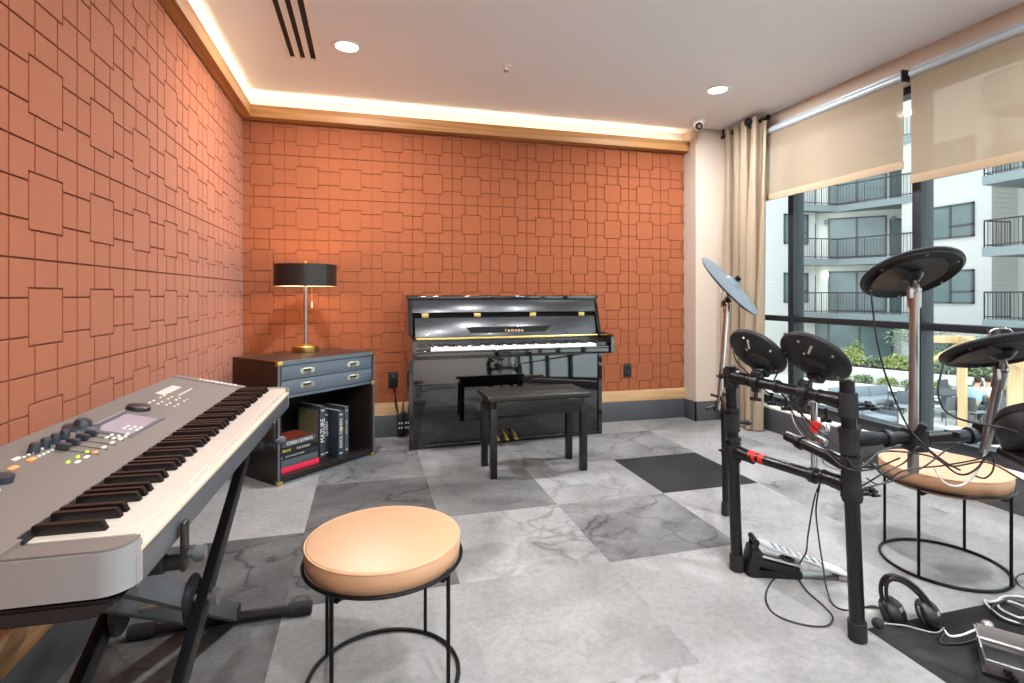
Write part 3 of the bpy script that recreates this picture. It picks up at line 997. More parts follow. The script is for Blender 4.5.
# ------------------------------------------------------------------ corner cabinet
CA = R(41.5)
cb = thing('side_cabinet', 'dark campaign cabinet with two slate drawers set across the corner', 'cabinet', (-.483, 3.237, 0), CA)
CWd, CD, CH = .708, .465, .70
b = MB(); b.bx(0, .022, 0, CD, 0, .675, bev=.001); b.build('side_panel', 'cab', cb)
b = MB(); b.bx(CWd - .022, CWd, 0, CD, 0, .675, bev=.001); b.build('side_panel', 'cab', cb)
b = MB(); b.bx(0, CWd, 0, CD, .675, .70, bev=.002); b.build('top', 'cab', cb)
b = MB(); b.bx(.022, CWd - .022, .002, CD, .015, .045, bev=.001); b.build('shelf', 'cabin', cb)
b = MB(); b.bx(.022, CWd - .022, CD - .012, CD - .002, .045, .675); b.build('back_panel', 'cabin', cb)
b = MB(); b.bx(.022, CWd - .022, .004, CD - .012, .485, .503, bev=.001); b.build('divider', 'cabf', cb)
for z0, z1 in ((.507, .587), (.591, .671)):
    b = MB(); b.bx(.024, CWd - .024, .001, .02, z0, z1, bev=.002); b.bx(.03, CWd - .03, .02, CD - .03, z0 + .004, z1 - .01)
    dr = b.build('drawer', 'cabf', cb)
    for x in (.19, .53):
        zc = (z0 + z1) / 2 + .002
        b = MB()
        b.box((x, -.0005, zc), (.072, .003, .034), bev=.001)
        Mx = Matrix(((1, 0, 0, x), (0, 0, -1, -.001), (0, 1, 0, zc), (0, 0, 0, 1)))
        for s_ in (-1, 1):
            b.lathe([(0, .0015), (.017, .0015), (.017, -.001), (0, -.001)], Mx @ Matrix.Translation((.033 * s_, 0, 0)), n=20)
        b.build('pull_plate', 'nickel', dr)
        b = MB(); b.box((x, -.0022, zc), (.05, .002, .017)); b.build('pull_recess', 'cabin', dr)
        b = MB()
        b.tube([(x - .022, -.004, zc + .003), (x - .022, -.009, zc - .004), (x + .022, -.009, zc - .004), (x + .022, -.004, zc + .003)], .0022, n=6)
        b.build('pull_ring', 'nickel', dr)
b = MB(); b.bx(0, CWd, -.002, .0, 0, .012); b.bx(-.001, .010, -.002, .001, 0, .70); b.bx(CWd - .010, CWd + .001, -.002, .001, 0, .70); b.bx(0, CWd, -.002, .001, .676, .70)
b.build('edge_trim', 'cabf', cb)
for x, z in ((.014, .012), (CWd - .014, .012), (.014, .688), (CWd - .014, .688), (CWd - .012, .49), (.012, .49)):
    b = MB(); b.box((x, -.0015, z), (.03, .004, .026), bev=.001); b.box((x + (-.0145 if x < .3 else .0145), .010, z), (.004, .024, .026), bev=.001)
    b.build('corner_bracket', 'gold', cb)

# ------------------------------------------------------------------ books on the cabinet shelf
def cabpt(wd, dp, z):
    return TM[cb.name] @ Vector((wd, dp, z))


def book_up(wd, dp, th, ht, depth, m, label, title, tsize, ink='ink', lean=0, photo=False, tz=.55, bands=True, sxx=1.0):
    t = thing('book', label, 'book', cabpt(wd, dp, .0455), CA)
    hard = MB()
    hard.bx(0, .004, 0, depth, 0, ht, bev=.0008)
    hard.bx(th - .004, th, 0, depth, 0, ht, bev=.0008)
    hard.bx(0, th, 0, .004, 0, ht, bev=.0012)
    hard.build('cover', m, t)
    b = MB(); b.bx(.004, th - .004, .004, depth - .004, .004, ht - .004); b.build('pages', 'page', t)
    Mx = Matrix(((0, 1, 0, th / 2), (0, 0, -1, -.0005), (-1, 0, 0, ht * tz), (0, 0, 0, 1)))
    Mx = Matrix(((0, -1, 0, th / 2), (0, 0, -1, -.0005), (1, 0, 0, ht * tz), (0, 0, 0, 1)))
    b = MB(); b.text(title, tsize, Mx, .0004, sx_=sxx)
    if bands:
        b.bx(th * .2, th * .8, -.0006, .0006, ht * .05, ht * .05 + .006)
        b.bx(th * .2, th * .8, -.0006, .0006, ht * .90, ht * .90 + .006)
    b.build('title', ink, t)
    if photo:
        b = MB(); b.bx(-.0008, .0004, .02, depth - .02, ht * .3, ht * .92); b.build('cover_picture', 'bphoto', t)
    return t


book_up(.372, .125, .042, .327, .235, 'bslate', 'thick slate book standing beside the flat stack, huge white spine title and photo cover', 'MAZURE', .046, photo=True, tz=.52, sxx=.85)
book_up(.418, .14, .032, .285, .22, 'bdark', 'dark standing book tucked right of the slate book with a faded grey title', 'QUEEN', .028, tz=.6)
bk3 = book_up(.458, .055, .042, .29, .22, 'bslate', 'standing book with a spine title holding one yellow letter, nearest the shelf front', 'ROCK COVERS', .028, tz=.5)
b = MB(); b.lathe([(.006, -.0005), (.012, -.0005), (.012, .0006), (.006, .0006)], Matrix(((1, 0, 0, .021), (0, 0, -1, -.0006), (0, 1, 0, .172), (0, 0, 0, 1))), n=20, closed=True)
b.build('yellow_letter', 'inky', bk3)
book_up(.536, .09, .032, .30, .22, 'bgrey', 'thin grey standing book at the right end of the row, pale narrow title', 'VINYL AGE', .018, tz=.55, ink='page')


def book_flat(wd, dp, ln, depth, z, th, m, label, items, rz=0.0, cover=None):
    t = thing('book', label, 'book', cabpt(wd, dp, z), CA + rz)
    hard = MB()
    hard.bx(0, ln, 0, depth, 0, .0035, bev=.0008)
    hard.bx(0, ln, 0, depth, th - .0035, th, bev=.0008)
    hard.bx(0, ln, 0, .004, 0, th, bev=.0012)
    hard.build('cover', m, t)
    b = MB(); b.bx(.004, ln - .004, .004, depth - .004, .0035, th - .0035); b.build('pages', 'page', t)
    for (txt, x, sz, ink, sq) in items:
        Mx = Matrix(((1, 0, 0, x), (0, 0, -1, -.0005), (0, 1, 0, th / 2), (0, 0, 0, 1)))
        b = MB(); b.text(txt, sz, Mx, .0004, align='LEFT', sx_=sq); b.build('title', ink, t)
    if cover:
        b = MB(); b.bx(.01, ln - .01, .01, depth - .01, th - .0005, th + .0008); b.build('cover_picture', cover, t)
    return t


book_flat(.035, .05, .275, .21, .0455, .033, 'bred', 'bright red book at the bottom of the flat stack', [('X', .006, .02, 'ink', 1)])
book_flat(.033, .052, .27, .20, .079, .042, 'bgrey', 'plain grey book lying directly on the red one', [])
book_flat(.03, .05, .272, .20, .1215, .032, 'bdark', 'black book with small spaced white letters, third from the bottom of the stack', [('bb', .004, .024, 'ink', 1.1), ('A U T O G R A P H S', .05, .012, 'ink', 1.15)])
book_flat(.036, .06, .235, .19, .154, .030, 'bdark', 'dark book with a yellow and grey spine title under the topmost book', [('LE BROS', .004, .022, 'inky', 1.0), ('RECORDS', .125, .02, 'page', 1.0)])
book_flat(.05, .035, .235, .19, .1975, .034, 'bgrey', 'grey book with bold white spine lettering and flame-coloured cover, topmost of the stack', [('CORD COMBOS', .03, .026, 'ink', .95)], rz=R(3), cover='bcover')

book_flat(.04, .05, .225, .19, .1845, .0125, 'bdark', 'thin black book right under the topmost flame-covered one', [])

# ------------------------------------------------------------------ table lamp
lp = thing('table_lamp', 'lit table lamp with black drum shade and brass foot on the corner cabinet', 'lamp', (-.396, 3.80, .70))
b = MB(); b.lathe([(0, 0), (.082, 0), (.084, .004), (.084, .036), (.08, .040), (.02, .041), (.016, .046), (0, .046)], n=48); b.build('base', 'gold', lp)
b = MB(); b.cyl((0, 0, .03), (0, 0, .52), .0115, n=20); b.build('pole', 'steel', lp)
b = MB(); b.lathe([(.1975, .435), (.1985, .435), (.1985, .578), (.1975, .578)], n=64, closed=True); b.box((0, 0, .565), (.39, .004, .004)); b.box((0, 0, .565), (.004, .39, .004))
sh = b.build('lamp_shade', 'shade', lp)
b = MB(); b.lathe([(.195, .436), (.1973, .436), (.1973, .576), (.195, .576)], n=64, closed=True); b.build('shade_lining', 'shadein', sh)
b = MB(); b.ball((0, 0, .50), .03, (1, 1, 1.25)); b.build('bulb', 'bulb', lp)
b = MB(); b.lathe([(0, .54), (.006, .54), (.006, .575), (.012, .578), (.012, .584), (.006, .59), (.009, .6), (0, .606)], n=20); b.build('finial', 'gold', lp)
b = MB(); b.cyl((.045, -.05, .44), (.045, -.05, .33), .0015, n=6); b.build('pull_chain', 'gold', lp)
b = MB(); b.cyl((.045, -.05, .335), (.045, -.05, .29), .005, .007, n=12, bev=.002); b.build('pull_knob', 'btn', lp)
LT = lamp('table_lamp_light', 'POINT', (-.396, 3.80, 1.20), (0, 0, 0), 9, (1.0, .66, .34), shadow_soft_size=.05)
LT.data.shadow_soft_size = .045

# ------------------------------------------------------------------ synthesizer
KL, KD = 1.345, .40
KR = R(-2.1)
ky = thing('synthesizer_keyboard', 'silver and grey 88-key synthesizer on an X stand along the left wall', 'keyboard', (-.337, .903, .63), KR)
ky.rotation_euler[0] = .010
ky.location.z = .627
Z0 = .63
def kz(x):   # local panel height
    return .718 + (-.17 - x) * .22 - Z0


# main body (cross-section in x,z extruded along y)
MxB = Matrix(((1, 0, 0, 0), (0, 0, 1, 0), (0, 1, 0, 0), (0, 0, 0, 1)))
b = MB()
prof = [(-.005, .012), (-.005, .062), (-.012, .062), (-.012, .03), (-.172, .03), (-.172, kz(-.172)), (-KD, kz(-KD)), (-KD - .004, kz(-KD) - .01), (-KD - .004, .012), (-.36, 0), (-.03, 0)]
b.prism(prof, .045, KL - .045, MxB)
b.build('body', 'synth', ky)
b = MB(); b.bx(-.0045, -.0025, .03, KL - .03, .006, .056, bev=.0005); b.build('front_strip', 'synthside', ky)
b = MB(); b.bx(-.012, .001, .04, KL - .04, .057, .066, bev=.002); b.build('front_lip', 'lipgold', ky)
# underside pan
b = MB(); b.prism([(-.012, .004), (-.375, .004), (-.34, -.022), (-.05, -.022)], .006, KL - .006, MxB, bev=.004); b.build('bottom_pan', 'black', ky)


def cheek(y0, y1, s_):
    """silver end block with rounded front corner, plan in x,y"""
    t = bmesh.new()
    b = MB()
    r = .045
    pl = []
    if s_ < 0:
        pts = [(-KD, y1), (-KD, y0)]
        pts += [(-r + r * math.sin(a), y0 + r - r * math.cos(a)) for a in [k * PI / 2 / 8 for k in range(9)]]
        pts += [(0, y1)]
    else:
        pts = [(-KD, y0), (0, y0)]
        pts += [(-r + r * math.cos(a), y1 - r + r * math.sin(a)) for a in [k * PI / 2 / 8 for k in range(9)]]
        pts += [(-KD, y1)]
    n = len(pts)

    def ztop(x):
        return .0765 if x > -.161 else kz(x) - .001
    # split at x=-.16 by adding vertices on long edges
    pp = []
    for i in range(n):
        a, c = pts[i], pts[(i + 1) % n]
        pp.append(a)
        if (a[0] + .16) * (c[0] + .16) < 0:
            k = (-.16 - a[0]) / (c[0] - a[0])
            pp.append((-.16, a[1] + (c[1] - a[1]) * k))
    bot = [t.verts.new((x, y, .012)) for x, y in pp]
    top = [t.verts.new((x, y, ztop(x))) for x, y in pp]
    for i in range(len(pp)):
        j = (i + 1) % len(pp)
        t.faces.new((bot[i], bot[j], top[j], top[i]))
    idx = [i for i, p_ in enumerate(pp) if abs(p_[0] + .16) < 1e-6]
    a_, c_ = idx
    t.faces.new([top[k] for k in range(a_, c_ + 1)])
    t.faces.new([top[k] for k in list(range(c_, len(pp))) + list(range(0, a_ + 1))])
    t.faces.new(bot[::-1])
    bmesh.ops.recalc_face_normals(t, faces=t.faces)
    b._add(t)
    return b.build('end_cheek', 'silver', ky, smooth=40)


cheek(0, .046, -1)
cheek(KL - .046, KL, 1)
def cheek_cap(y0, y1, s_):
    r = .040
    arc = [k * PI / 2 / 8 for k in range(9)]
    if s_ < 0:
        edge = [(-.004 - r + r * math.sin(a), y0 + .004 + r - r * math.cos(a)) for a in arc]
        pl = [(-.16, y1), (-.16, y0 + .004)] + edge + [(-.004, y1)]
        rear = [(-KD + .002, y0 + .004), (-.16, y0 + .004), (-.16, y1), (-KD + .002, y1)]
    else:
        edge = [(-.004 - r + r * math.cos(a), y1 - .004 - r + r * math.sin(a)) for a in arc]
        pl = [(-.16, y0), (-.004, y0)] + edge + [(-.16, y1 - .004)]
        rear = [(-KD + .002, y0), (-.16, y0), (-.16, y1 - .004), (-KD + .002, y1 - .004)]
    b = MB(); b.prism(pl, .0770, .0800)
    t = bmesh.new()
    lo = [t.verts.new((x, y, kz(x) - .014)) for x, y in rear]
    hi = [t.verts.new((x, y, kz(x) + .002)) for x, y in rear]
    t.faces.new(hi); t.faces.new(lo[::-1])
    for i in range(4):
        t.faces.new((lo[i], lo[(i + 1) % 4], hi[(i + 1) % 4], hi[i]))
    b._add(t)
    return b.build('cheek_cap', 'synth', ky)


cheek_cap(0, .050, -1)
cheek_cap(KL - .050, KL, 1)
kw = (KL - .104) / 52
for i in range(52):
    b = MB(); b.bx(-.158, -.010, .052 + i * kw + .0005, .052 + (i + 1) * kw - .0005, .06, .082, bev=.0012, seg=1); b.build('white_key', 'ivory', ky)
for i in BLK:
    yc = .052 + (i + 1) * kw
    b = MB()
    b.prism([(-.060, .082), (-.068, .098), (-.16, .0985), (-.16, .082)], yc - .0065, yc + .0065, Matrix(((1, 0, 0, 0), (0, 0, 1, 0), (0, 1, 0, 0), (0, 0, 0, 1))), bev=.0012)
    b.build('black_key', 'ebony', ky)
b = MB(); b.bx(-.172, -.155, .046, KL - .046, .082, .0865); b.build('felt_strip', 'slot', ky)

PA = math.atan(.22)


def on_panel(x, y, dz=0.0):
    """frame lying on the sloping panel: local x to the player's right (+Y), local y to the rear"""
    M0 = Matrix(((0, -math.cos(PA), math.sin(PA), x), (1, 0, 0, y), (0, math.sin(PA), math.cos(PA), kz(x) + dz), (0, 0, 0, 1)))
    return M0


b = MB(); b.prism([(-.098, -.052), (.098, -.052), (.098, .052), (-.098, .052)], 0, .0015, on_panel(-.283, .672)); b.build('screen_bezel', 'synthside', ky)
b = MB(); b.prism([(-.082, -.04), (.082, -.04), (.082, .04), (-.082, .04)], .0012, .0024, on_panel(-.28, .672)); b.build('screen', 'screen', ky)
b = MB(); b.prism([(-.1, .05), (.1, .05), (.1, .056), (-.1, .056)], 0, .006, on_panel(-.28, .672), bev=.001); b.build('screen_hood', 'silver', ky)
b = MB(); b.lathe([(0, .012), (.022, .012), (.028, .010), (.03, 0), (0, 0)], on_panel(-.318, .822), n=32); b.build('data_dial', 'black', ky)
b = MB(); b.lathe([(0, .022), (.014, .022), (.016, .018), (.019, .008), (.036, .004), (.038, 0), (0, 0)], on_panel(-.345, .592), n=32); b.build('large_knob', 'knob', ky)
for y in (.40, .435, .47, .505):
    b = MB(); b.lathe([(0, .02), (.008, .02), (.0095, .016), (.011, .0), (0, 0)], on_panel(-.338, y), n=20); b.build('knob', 'knob', ky)
for y in (.435, .472, .508, .545):
    b = MB(); b.prism([(-.001, -.05), (.001, -.05), (.001, .02), (-.001, .02)], 0, .0008, on_panel(-.285, y)); b.build('slider_slot', 'slot', ky)
    b = MB(); b.box((0, .008, .008), (.014, .024, .014), bev=.003, Mx=on_panel(-.297, y)); b.build('slider', 'knob', ky)
def button(x, y, w_=.009, l_=.006, m='btn'):
    b = MB(); b.box((0, 0, .002), (w_, l_, .004), bev=.001, seg=1, Mx=on_panel(x, y)); return b.build('button', m, ky)
for y in (.375, .408, .442, .478, .515, .552, .588): button(-.248, y, .014, .007, 'btn' if y != .442 else 'btno')
for y in (.37, .405, .44):
    b = MB(); b.box((0, 0, .0015), (.006, .004, .003), Mx=on_panel(-.262, y)); b.build('indicator_light', 'led', ky)
button(-.318, .358, .02, .01, 'btno'); button(-.319, .306, .02, .01, 'btno'); button(-.34, .35, .018, .008); button(-.285, .198, .02, .01)
for r_ in range(2):
    for y in range(5):
        button(-.335 + .018 * r_, .345 + .0 + .014 * y + .02, .006, .005)
for r_ in range(3):
    for y in range(4):
        button(-.272 + .014 * r_, .545 + .022 * y + .04 * (y > 1), .012, .006)
for r_ in range(4):
    for y in range(4):
        button(-.32 + .022 * r_, .90 + .028 * y + (.02 if y > 1 else 0), .010, .006)
for y in range(9):
    button(-.335, 1.02 + .016 * y, .007, .03)
for y in range(8):
    button(-.29, 1.04 + .016 * y, .008, .006)
b = MB(); b.cyl((0, 0, 0), (0, 0, .012), .016); b.bm.transform(on_panel(-.30, .245)); b.build('wheel', 'knob', ky)
b = MB(); b.text('YAMAHA', .034, on_panel(-.255, KL - .022) @ Matrix.Rotation(-PI / 2, 4, 'Z') @ Matrix.Translation((0, 0, .0026)), .0003, sx_=1.0); b.build('logo', 'ink', ky)

# ------------------------------------------------------------------ keyboard stand
ks = thing('keyboard_stand', 'black double-braced X keyboard stand with rubber-capped foot tubes under the synthesizer', 'keyboard stand', (-.48, 1.40, 0), KR)


def beam(x, y0, z0, y1, z1, wd, th, name, m='iron'):
    b = MB()
    L = math.hypot(y1 - y0, z1 - z0)
    b.box((x, (y0 + y1) / 2, (z0 + z1) / 2), (th, L, wd), rot=(math.atan2(z1 - z0, y1 - y0), 0, 0), bev=.003)
    return b.build(name, m, ks, world=True)


# bars lying in planes parallel to the keyboard's length
beam(-.372, .72, .03, 1.86, .578, .045, .024, 'stand_arm')
beam(-.56, .72, .03, 1.86, .578, .045, .024, 'stand_arm')
beam(-.415, 1.92, .04, 1.07, .590, .05, .024, 'stand_arm', 'synthside')
beam(-.515, 1.92, .04, 1.07, .590, .05, .024, 'stand_arm', 'synthside')
for y, x0, x1 in ((1.925, -.715, -.185), (.70, -.72, -.19)):
    b = MB(); b.cyl((x0, y, .022), (x1, y, .022), .0165, n=20); ft = b.build('foot_tube', 'rack', ks, world=True)
    for xx, s_ in ((x0, 1), (x1, -1)):
        b = MB(); b.cyl((xx - .005 * s_, y, .022), (xx + .07 * s_, y, .022), .022, n=20, bev=.003)
        for k in range(5):
            b.lathe([(.022, -.002), (.0235, -.002), (.0235, .002), (.022, .002)], frame_to((1, 0, 0), (xx + (.008 + k * .012) * s_, y, .022)), n=20, closed=True)
        b.build('rubber_cap', 'rubber', ft, world=True)
for xx in (-.395, -.54):
    b = MB(); b.cyl((xx - .006, 1.405, .365), (xx + .006, 1.405, .365), .056, n=40, bev=.003)
    b.build('pivot_disc', 'black', ks, world=True)
b = MB(); b.cyl((-.59, 1.405, .365), (-.345, 1.405, .365), .012, n=16)
b.cyl((-.352, 1.405, .365), (-.34, 1.405, .365), .022, n=6); b.build('pivot_bolt', 'steel', ks, world=True)
b = MB(); b.box((-.465, 1.91, .05), (.13, .05, .035), bev=.004); b.build('foot_bracket', 'rack', ks, world=True)
b = MB(); b.box((-.465, .72, .05), (.25, .05, .035), bev=.004); b.build('foot_bracket', 'rack', ks, world=True)
for y, xs in ((1.10, -.322), (1.87, -.290)):
    b = MB(); b.cyl((-.72, y, .592), (xs, y, .592), .0135, n=20); b.build('support_tube', 'rack', ks, world=True)
    b = MB(); b.cyl((xs - .09, y, .592), (xs - .03, y, .592), .0175, n=20, bev=.003); b.build('support_sleeve', 'rubber', ks, world=True)
    b = MB(); b.box((xs, y, .622), (.010, .026, .090), bev=.0045); b.build('end_stop', 'black', ks, world=True)
    b = MB(); b.cyl((xs, y + .004, .603), (xs + .025, y + .004, .603), .006); b.cyl((xs + .014, y + .004, .603), (xs + .034, y + .004, .603), .0145, n=14, bev=.003)
    b.build('clamp_knob', 'synthside', ks, world=True)

# ------------------------------------------------------------------ stools
def stool(label, x, y, rz):
    t = thing('round_stool', label, 'stool', (x, y, 0), rz)
    b = MB(); b.lathe([(0, .322), (.17, .322), (.196, .328), (.204, .345), (.210, .352), (.2125, .372), (.2125, .394), (.209, .4005), (.203, .403), (0, .4045)], n=64)
    b.build('seat', 'leather', t, smooth=50)
    b = MB(); b.lathe([(.2115, .3965), (.2135, .3985), (.212, .4010), (.209, .4005)], n=64, closed=True); b.build('piping', 'leather', t)
    b = MB(); N = 64
    b.tube([(.2155 * math.cos(2 * PI * k / N), .2155 * math.sin(2 * PI * k / N), .346) for k in range(N)], .0055, n=8, closed=True); b.build('seat_ring', 'iron', t)
    b = MB(); b.tube([(.2085 * math.cos(2 * PI * k / N), .2085 * math.sin(2 * PI * k / N), .0065) for k in range(N)], .006, n=8, closed=True); b.build('floor_ring', 'iron', t)
    for k in range(4):
        a = PI / 2 * k
        b = MB(); b.cyl((.2085 * math.cos(a), .2085 * math.sin(a), .008), (.2085 * math.cos(a), .2085 * math.sin(a), .346), .0055, n=12); b.build('leg', 'iron', t)
    b = MB(); b.box((0, 0, .318), (.40, .02, .005)); b.box((0, 0, .318), (.02, .40, .005)); b.build('seat_cross', 'iron', t)
    return t


stool('round tan leather stool on a black wire frame, in the open foreground', .047, 1.547, R(50.9))
stool('round tan leather stool on a black wire frame, behind the electronic drum rack', 2.225, 1.612, R(16))

# ------------------------------------------------------------------ drum rack
rk = thing('drum_rack', 'black tube electronic drum rack with red bands on its lower bar', 'drum rack', (1.6, 1.6, 0))
FLb, FLt = Vector((1.40, 1.789, 0)), at(730.5, 366, 2.06)
FRb, FRt = Vector((1.481, 1.328, 0)), at(847, 381, 1.652)
RLb, RLt = Vector((1.697, 2.249, 0)), Vector((1.675, 2.235, .60))


def lerp(a, c, z):
    k = (z - a.z) / (c.z - a.z)
    return a + (c - a) * k


for a, c, nm in ((FLb, FLt, 'post'), (FRb, FRt, 'post'), (RLb, RLt, 'post')):
    r = .0215 if a is not RLb else .0165
    b = MB(); b.cyl(a, c, r, n=28, bev=.002); pst = b.build(nm, 'rack', rk, world=True)
    b = MB(); b.cyl(a + Vector((0, 0, .001)), lerp(a, c, .065), r + .005, n=28, bev=.004); b.build('rubber_foot', 'rubber', pst, world=True)


def sleeve(P0, P1, r, name='joint', m='rubber', bev=.003):
    b = MB(); b.cyl(P0, P1, r, n=24, bev=bev); return b.build(name, m, rk, world=True)


def wingnut(p, d, name='wing_bolt', L=.035):
    d = Vector(d).normalized()
    b = MB(); b.cyl(p, Vector(p) + d * L, .006, n=10)
    q = Vector(p) + d * L
    b.box((0, 0, .004), (.034, .007, .014), bev=.003, Mx=frame_to(d, q))
    b.cyl(q - d * .006, q + d * .006, .010, n=12)
    return b.build(name, 'black', rk, world=True)


uA, uB = lerp(FLb, FLt, .765), lerp(FRb, FRt, .745)
lA, lB = lerp(FLb, FLt, .475), lerp(FRb, FRt, .482)
dirb = (uB - uA).normalized()
b = MB(); b.cyl(uA, uB, .0185, n=24); b.build('upper_bar', 'rack', rk, world=True)
b = MB(); b.cyl(lA, lB, .0185, n=24); lb = b.build('lower_bar', 'rack', rk, world=True)
for s0, s1 in ((.175, .245), (.275, .318)):
    b = MB(); b.cyl(lA.lerp(lB, s0), lA.lerp(lB, s1), .0192, n=24); b.build('red_band', 'red', lb, world=True)
for q, s_ in ((uA, 1), (uB, -1), (lA, 1), (lB, -1)):
    # T-joint: sleeve round the post plus a conical arm
    a_, c_ = (FLb, FLt) if s_ > 0 else (FRb, FRt)
    sleeve(lerp(a_, c_, q.z - .045), lerp(a_, c_, q.z + .032), .028)
    d_ = dirb * s_
    b = MB(); b.cyl(q + d_ * .015, q + d_ * .085, .027, .0215, n=24, bev=.002); b.build('joint', 'rack', rk, world=True)
    sleeve(q + d_ * .085, q + d_ * .098, .0235, m='black')
    wingnut(q - d_ * .02 + Vector((0, 0, .0)), (-.7, -.3, 0) if s_ > 0 else (.85, -.3, 0), L=.04)
# side wings
wA, wB = lerp(FLb, FLt, .585), Vector((1.676, 2.236, .575))
b = MB(); b.cyl(wA, wB, .0165, n=20); b.build('wing_bar', 'rack', rk, world=True)
sleeve(lerp(FLb, FLt, .55), lerp(FLb, FLt, .625), .028)
wingnut(wA + Vector((.02, -.01, 0)), (.9, -.35, 0))
sleeve((1.676, 2.236, .54), (1.675, 2.235, .605), .022)
wR0, wR1 = lerp(FRb, FRt, .63), Vector((2.16, 1.205, .633))
b = MB(); b.cyl(wR0, wR1, .0195, n=24); b.build('wing_bar', 'rack', rk, world=True)
sleeve(lerp(FRb, FRt, .585), lerp(FRb, FRt, .665), .028)
dw = (wR1 - wR0).normalized()
b = MB(); b.cyl(wR0 + dw * .015, wR0 + dw * .085, .026, .0225, n=24); b.build('joint', 'rack', rk, world=True)
for s_ in (.115, .20, .235, .40, .455, .52):
    sleeve(wR0 + dw * s_, wR0 + dw * (s_ + .022), .0265, m='black')
# short inner bar towards the window
sA, sB = lerp(FRb, FRt, .548), at(787, 436, 1.93)
b = MB(); b.cyl(sA, sB, .0185, n=24, bev=.002); b.build('inner_bar', 'rack', rk, world=True)
ds = (sB - sA).normalized()
sleeve(lerp(FRb, FRt, .50), lerp(FRb, FRt, .58), .0275)
b = MB(); b.cyl(sA + ds * .015, sA + ds * .09, .026, .021, n=24); b.build('joint', 'rack', rk, world=True)
sleeve(sA + ds * .20, sA + ds * .225, .024, m='black')
sleeve(lA.lerp(lB, .70), lA.lerp(lB, .755), .026, m='black')
wingnut(sA + Vector((.02, -.01, -.0)), (.9, -.25, 0), L=.045)
wingnut(lB + Vector((.02, -.01, -.02)), (.9, -.25, 0), L=.045)
wingnut(uB + Vector((.02, -.005, -.02)), (.9, -.2, .05), L=.06)
# rear right post outside the drummer's side
b = MB(); b.cyl((2.20, 1.20, 0), (2.16, 1.205, .70), .0215, n=24); b.build('post', 'rack', rk, world=True)

# clamps carrying the pads on the upper bar
def clamp(q, up, m='black'):
    up = Vector(up).normalized()
    b = MB()
    b.cyl(q - dirb * .018, q + dirb * .018, .027, n=20, bev=.003)
    b.box((0, 0, .0), (.028, .03, .075), bev=.005, Mx=frame_to(up, Vector(q) + up * .0))
    b.cyl(Vector(q) - up * .03, Vector(q) - up * .058, .007)
    b.box((0, 0, 0), (.04, .009, .014), bev=.003, Mx=frame_to(up, Vector(q) - up * .062))
    b.cyl(Vector(q) + up * .03 - dirb * .02, Vector(q) + up * .03 + dirb * .02, .013, n=14, bev=.002)
    return b.build('pad_clamp', m, rk, world=True)


c1, c2 = uA.lerp(uB, .26), uA.lerp(uB, .68)
clamp(c1, (.15, .1, 1)); clamp(c2, (.15, .1, 1))
sleeve(uA.lerp(uB, .43), uA.lerp(uB, .47), .0235, m='black')


# ---- pads and cymbals seen from behind
def drum_pad(name, label, c, n, r, stub, tick, mt='padblk', xh=(0, 1, 0)):
    n = Vector(n).normalized()
    t = thing(name, label, 'drum pad', tuple(c))
    Mx = frame_to(n, c, xh)
    b = MB()
    b.lathe([(0, .007), (r * .93, .007), (r * .97, .006), (r, .002), (r, -.004), (r * .97, -.009), (r * .86, -.014), (r * .5, -.019), (0, -.020)], Mx, n=64)
    b.build('shell', mt, t, world=True, smooth=45)
    b = MB(); b.lathe([(r * .955, .0075), (r * .99, .0070), (r * 1.01, .004), (r * 1.01, -.002), (r * .99, -.004)], Mx, n=64); b.build('rim', 'rubber', t, world=True)
    b = MB(); b.lathe([(0, .009), (r * .9, .009), (r * .93, .0074), (0, .0074)], Mx, n=48); b.build('playing_surface', 'rubber', t, world=True)
    # mounting hump and jack box
    hx = (Vector(stub) - Vector(c))
    hl = Mx.to_3x3().inverted() @ hx
    hd = Vector((hl.x, hl.y, 0)).normalized()
    b = MB()
    b.lathe([(0, -.036), (r * .36, -.034), (r * .44, -.028), (r * .50, -.012), (0, -.012)], Mx @ Matrix.Translation(hd * r * .34), n=40)
    b.build('mount_hump', 'black', t, world=True, smooth=40)
    b = MB(); b.box(tuple(hd * r * .62 + Vector((0, 0, -.032))), (.05, .036, .03), bev=.006, Mx=Mx); b.build('mount_bracket', 'black', t, world=True)
    for k in range(5):
        a = 2 * PI * k / 5 + .4
        b = MB(); b.lathe([(0, -.0225), (.0045, -.0215), (.0045, -.016)], Mx @ Matrix.Translation((r * .8 * math.cos(a), r * .8 * math.sin(a), 0)), n=12); b.build('screw', 'steel', t, world=True)
    td = -hd
    sd = Vector((-td.y, td.x, 0))
    b = MB()
    Lm = Mx @ Matrix.Translation(td * r * .5 + sd * r * tick)
    b.box((0, 0, -.0195), (r * .44, .007, .002), Mx=Lm @ Matrix.Rotation(math.atan2(td.y, td.x) + .5, 4, 'Z'))
    b.box((-r * .32, -.012, -.0185), (.012, .007, .002), Mx=Lm @ Matrix.Rotation(math.atan2(td.y, td.x) + .5, 4, 'Z'))
    b.build('marking', 'ink', t, world=True)
    # support rod to the clamp
    foot = Mx @ (hd * r * .62 + Vector((0, 0, -.045)))
    b = MB(); b.tube([foot, foot + (Vector(stub) - foot) * .5 + Vector((0.004, 0, -.004)), Vector(stub)], .0065, n=10, smooth=4); b.build('support_rod', 'steel', t, world=True)
    return t, Mx, foot


p1c = at(757.3, 352, 1.97)
p2c = at(814.5, 356.5, 1.80)
n1, n2 = (.76, .15, .64), (.71, .13, .69)
drum_pad('drum_pad', 'round black drum pad nearest the curtain, seen from below on the upper bar', p1c, n1, .107, c1 + Vector((.004, .002, .035)), .1)
drum_pad('drum_pad', 'larger round black drum pad beside the rack post, seen from below on the upper bar', p2c, n2, .114, c2 + Vector((.004, .002, .035)), .1)


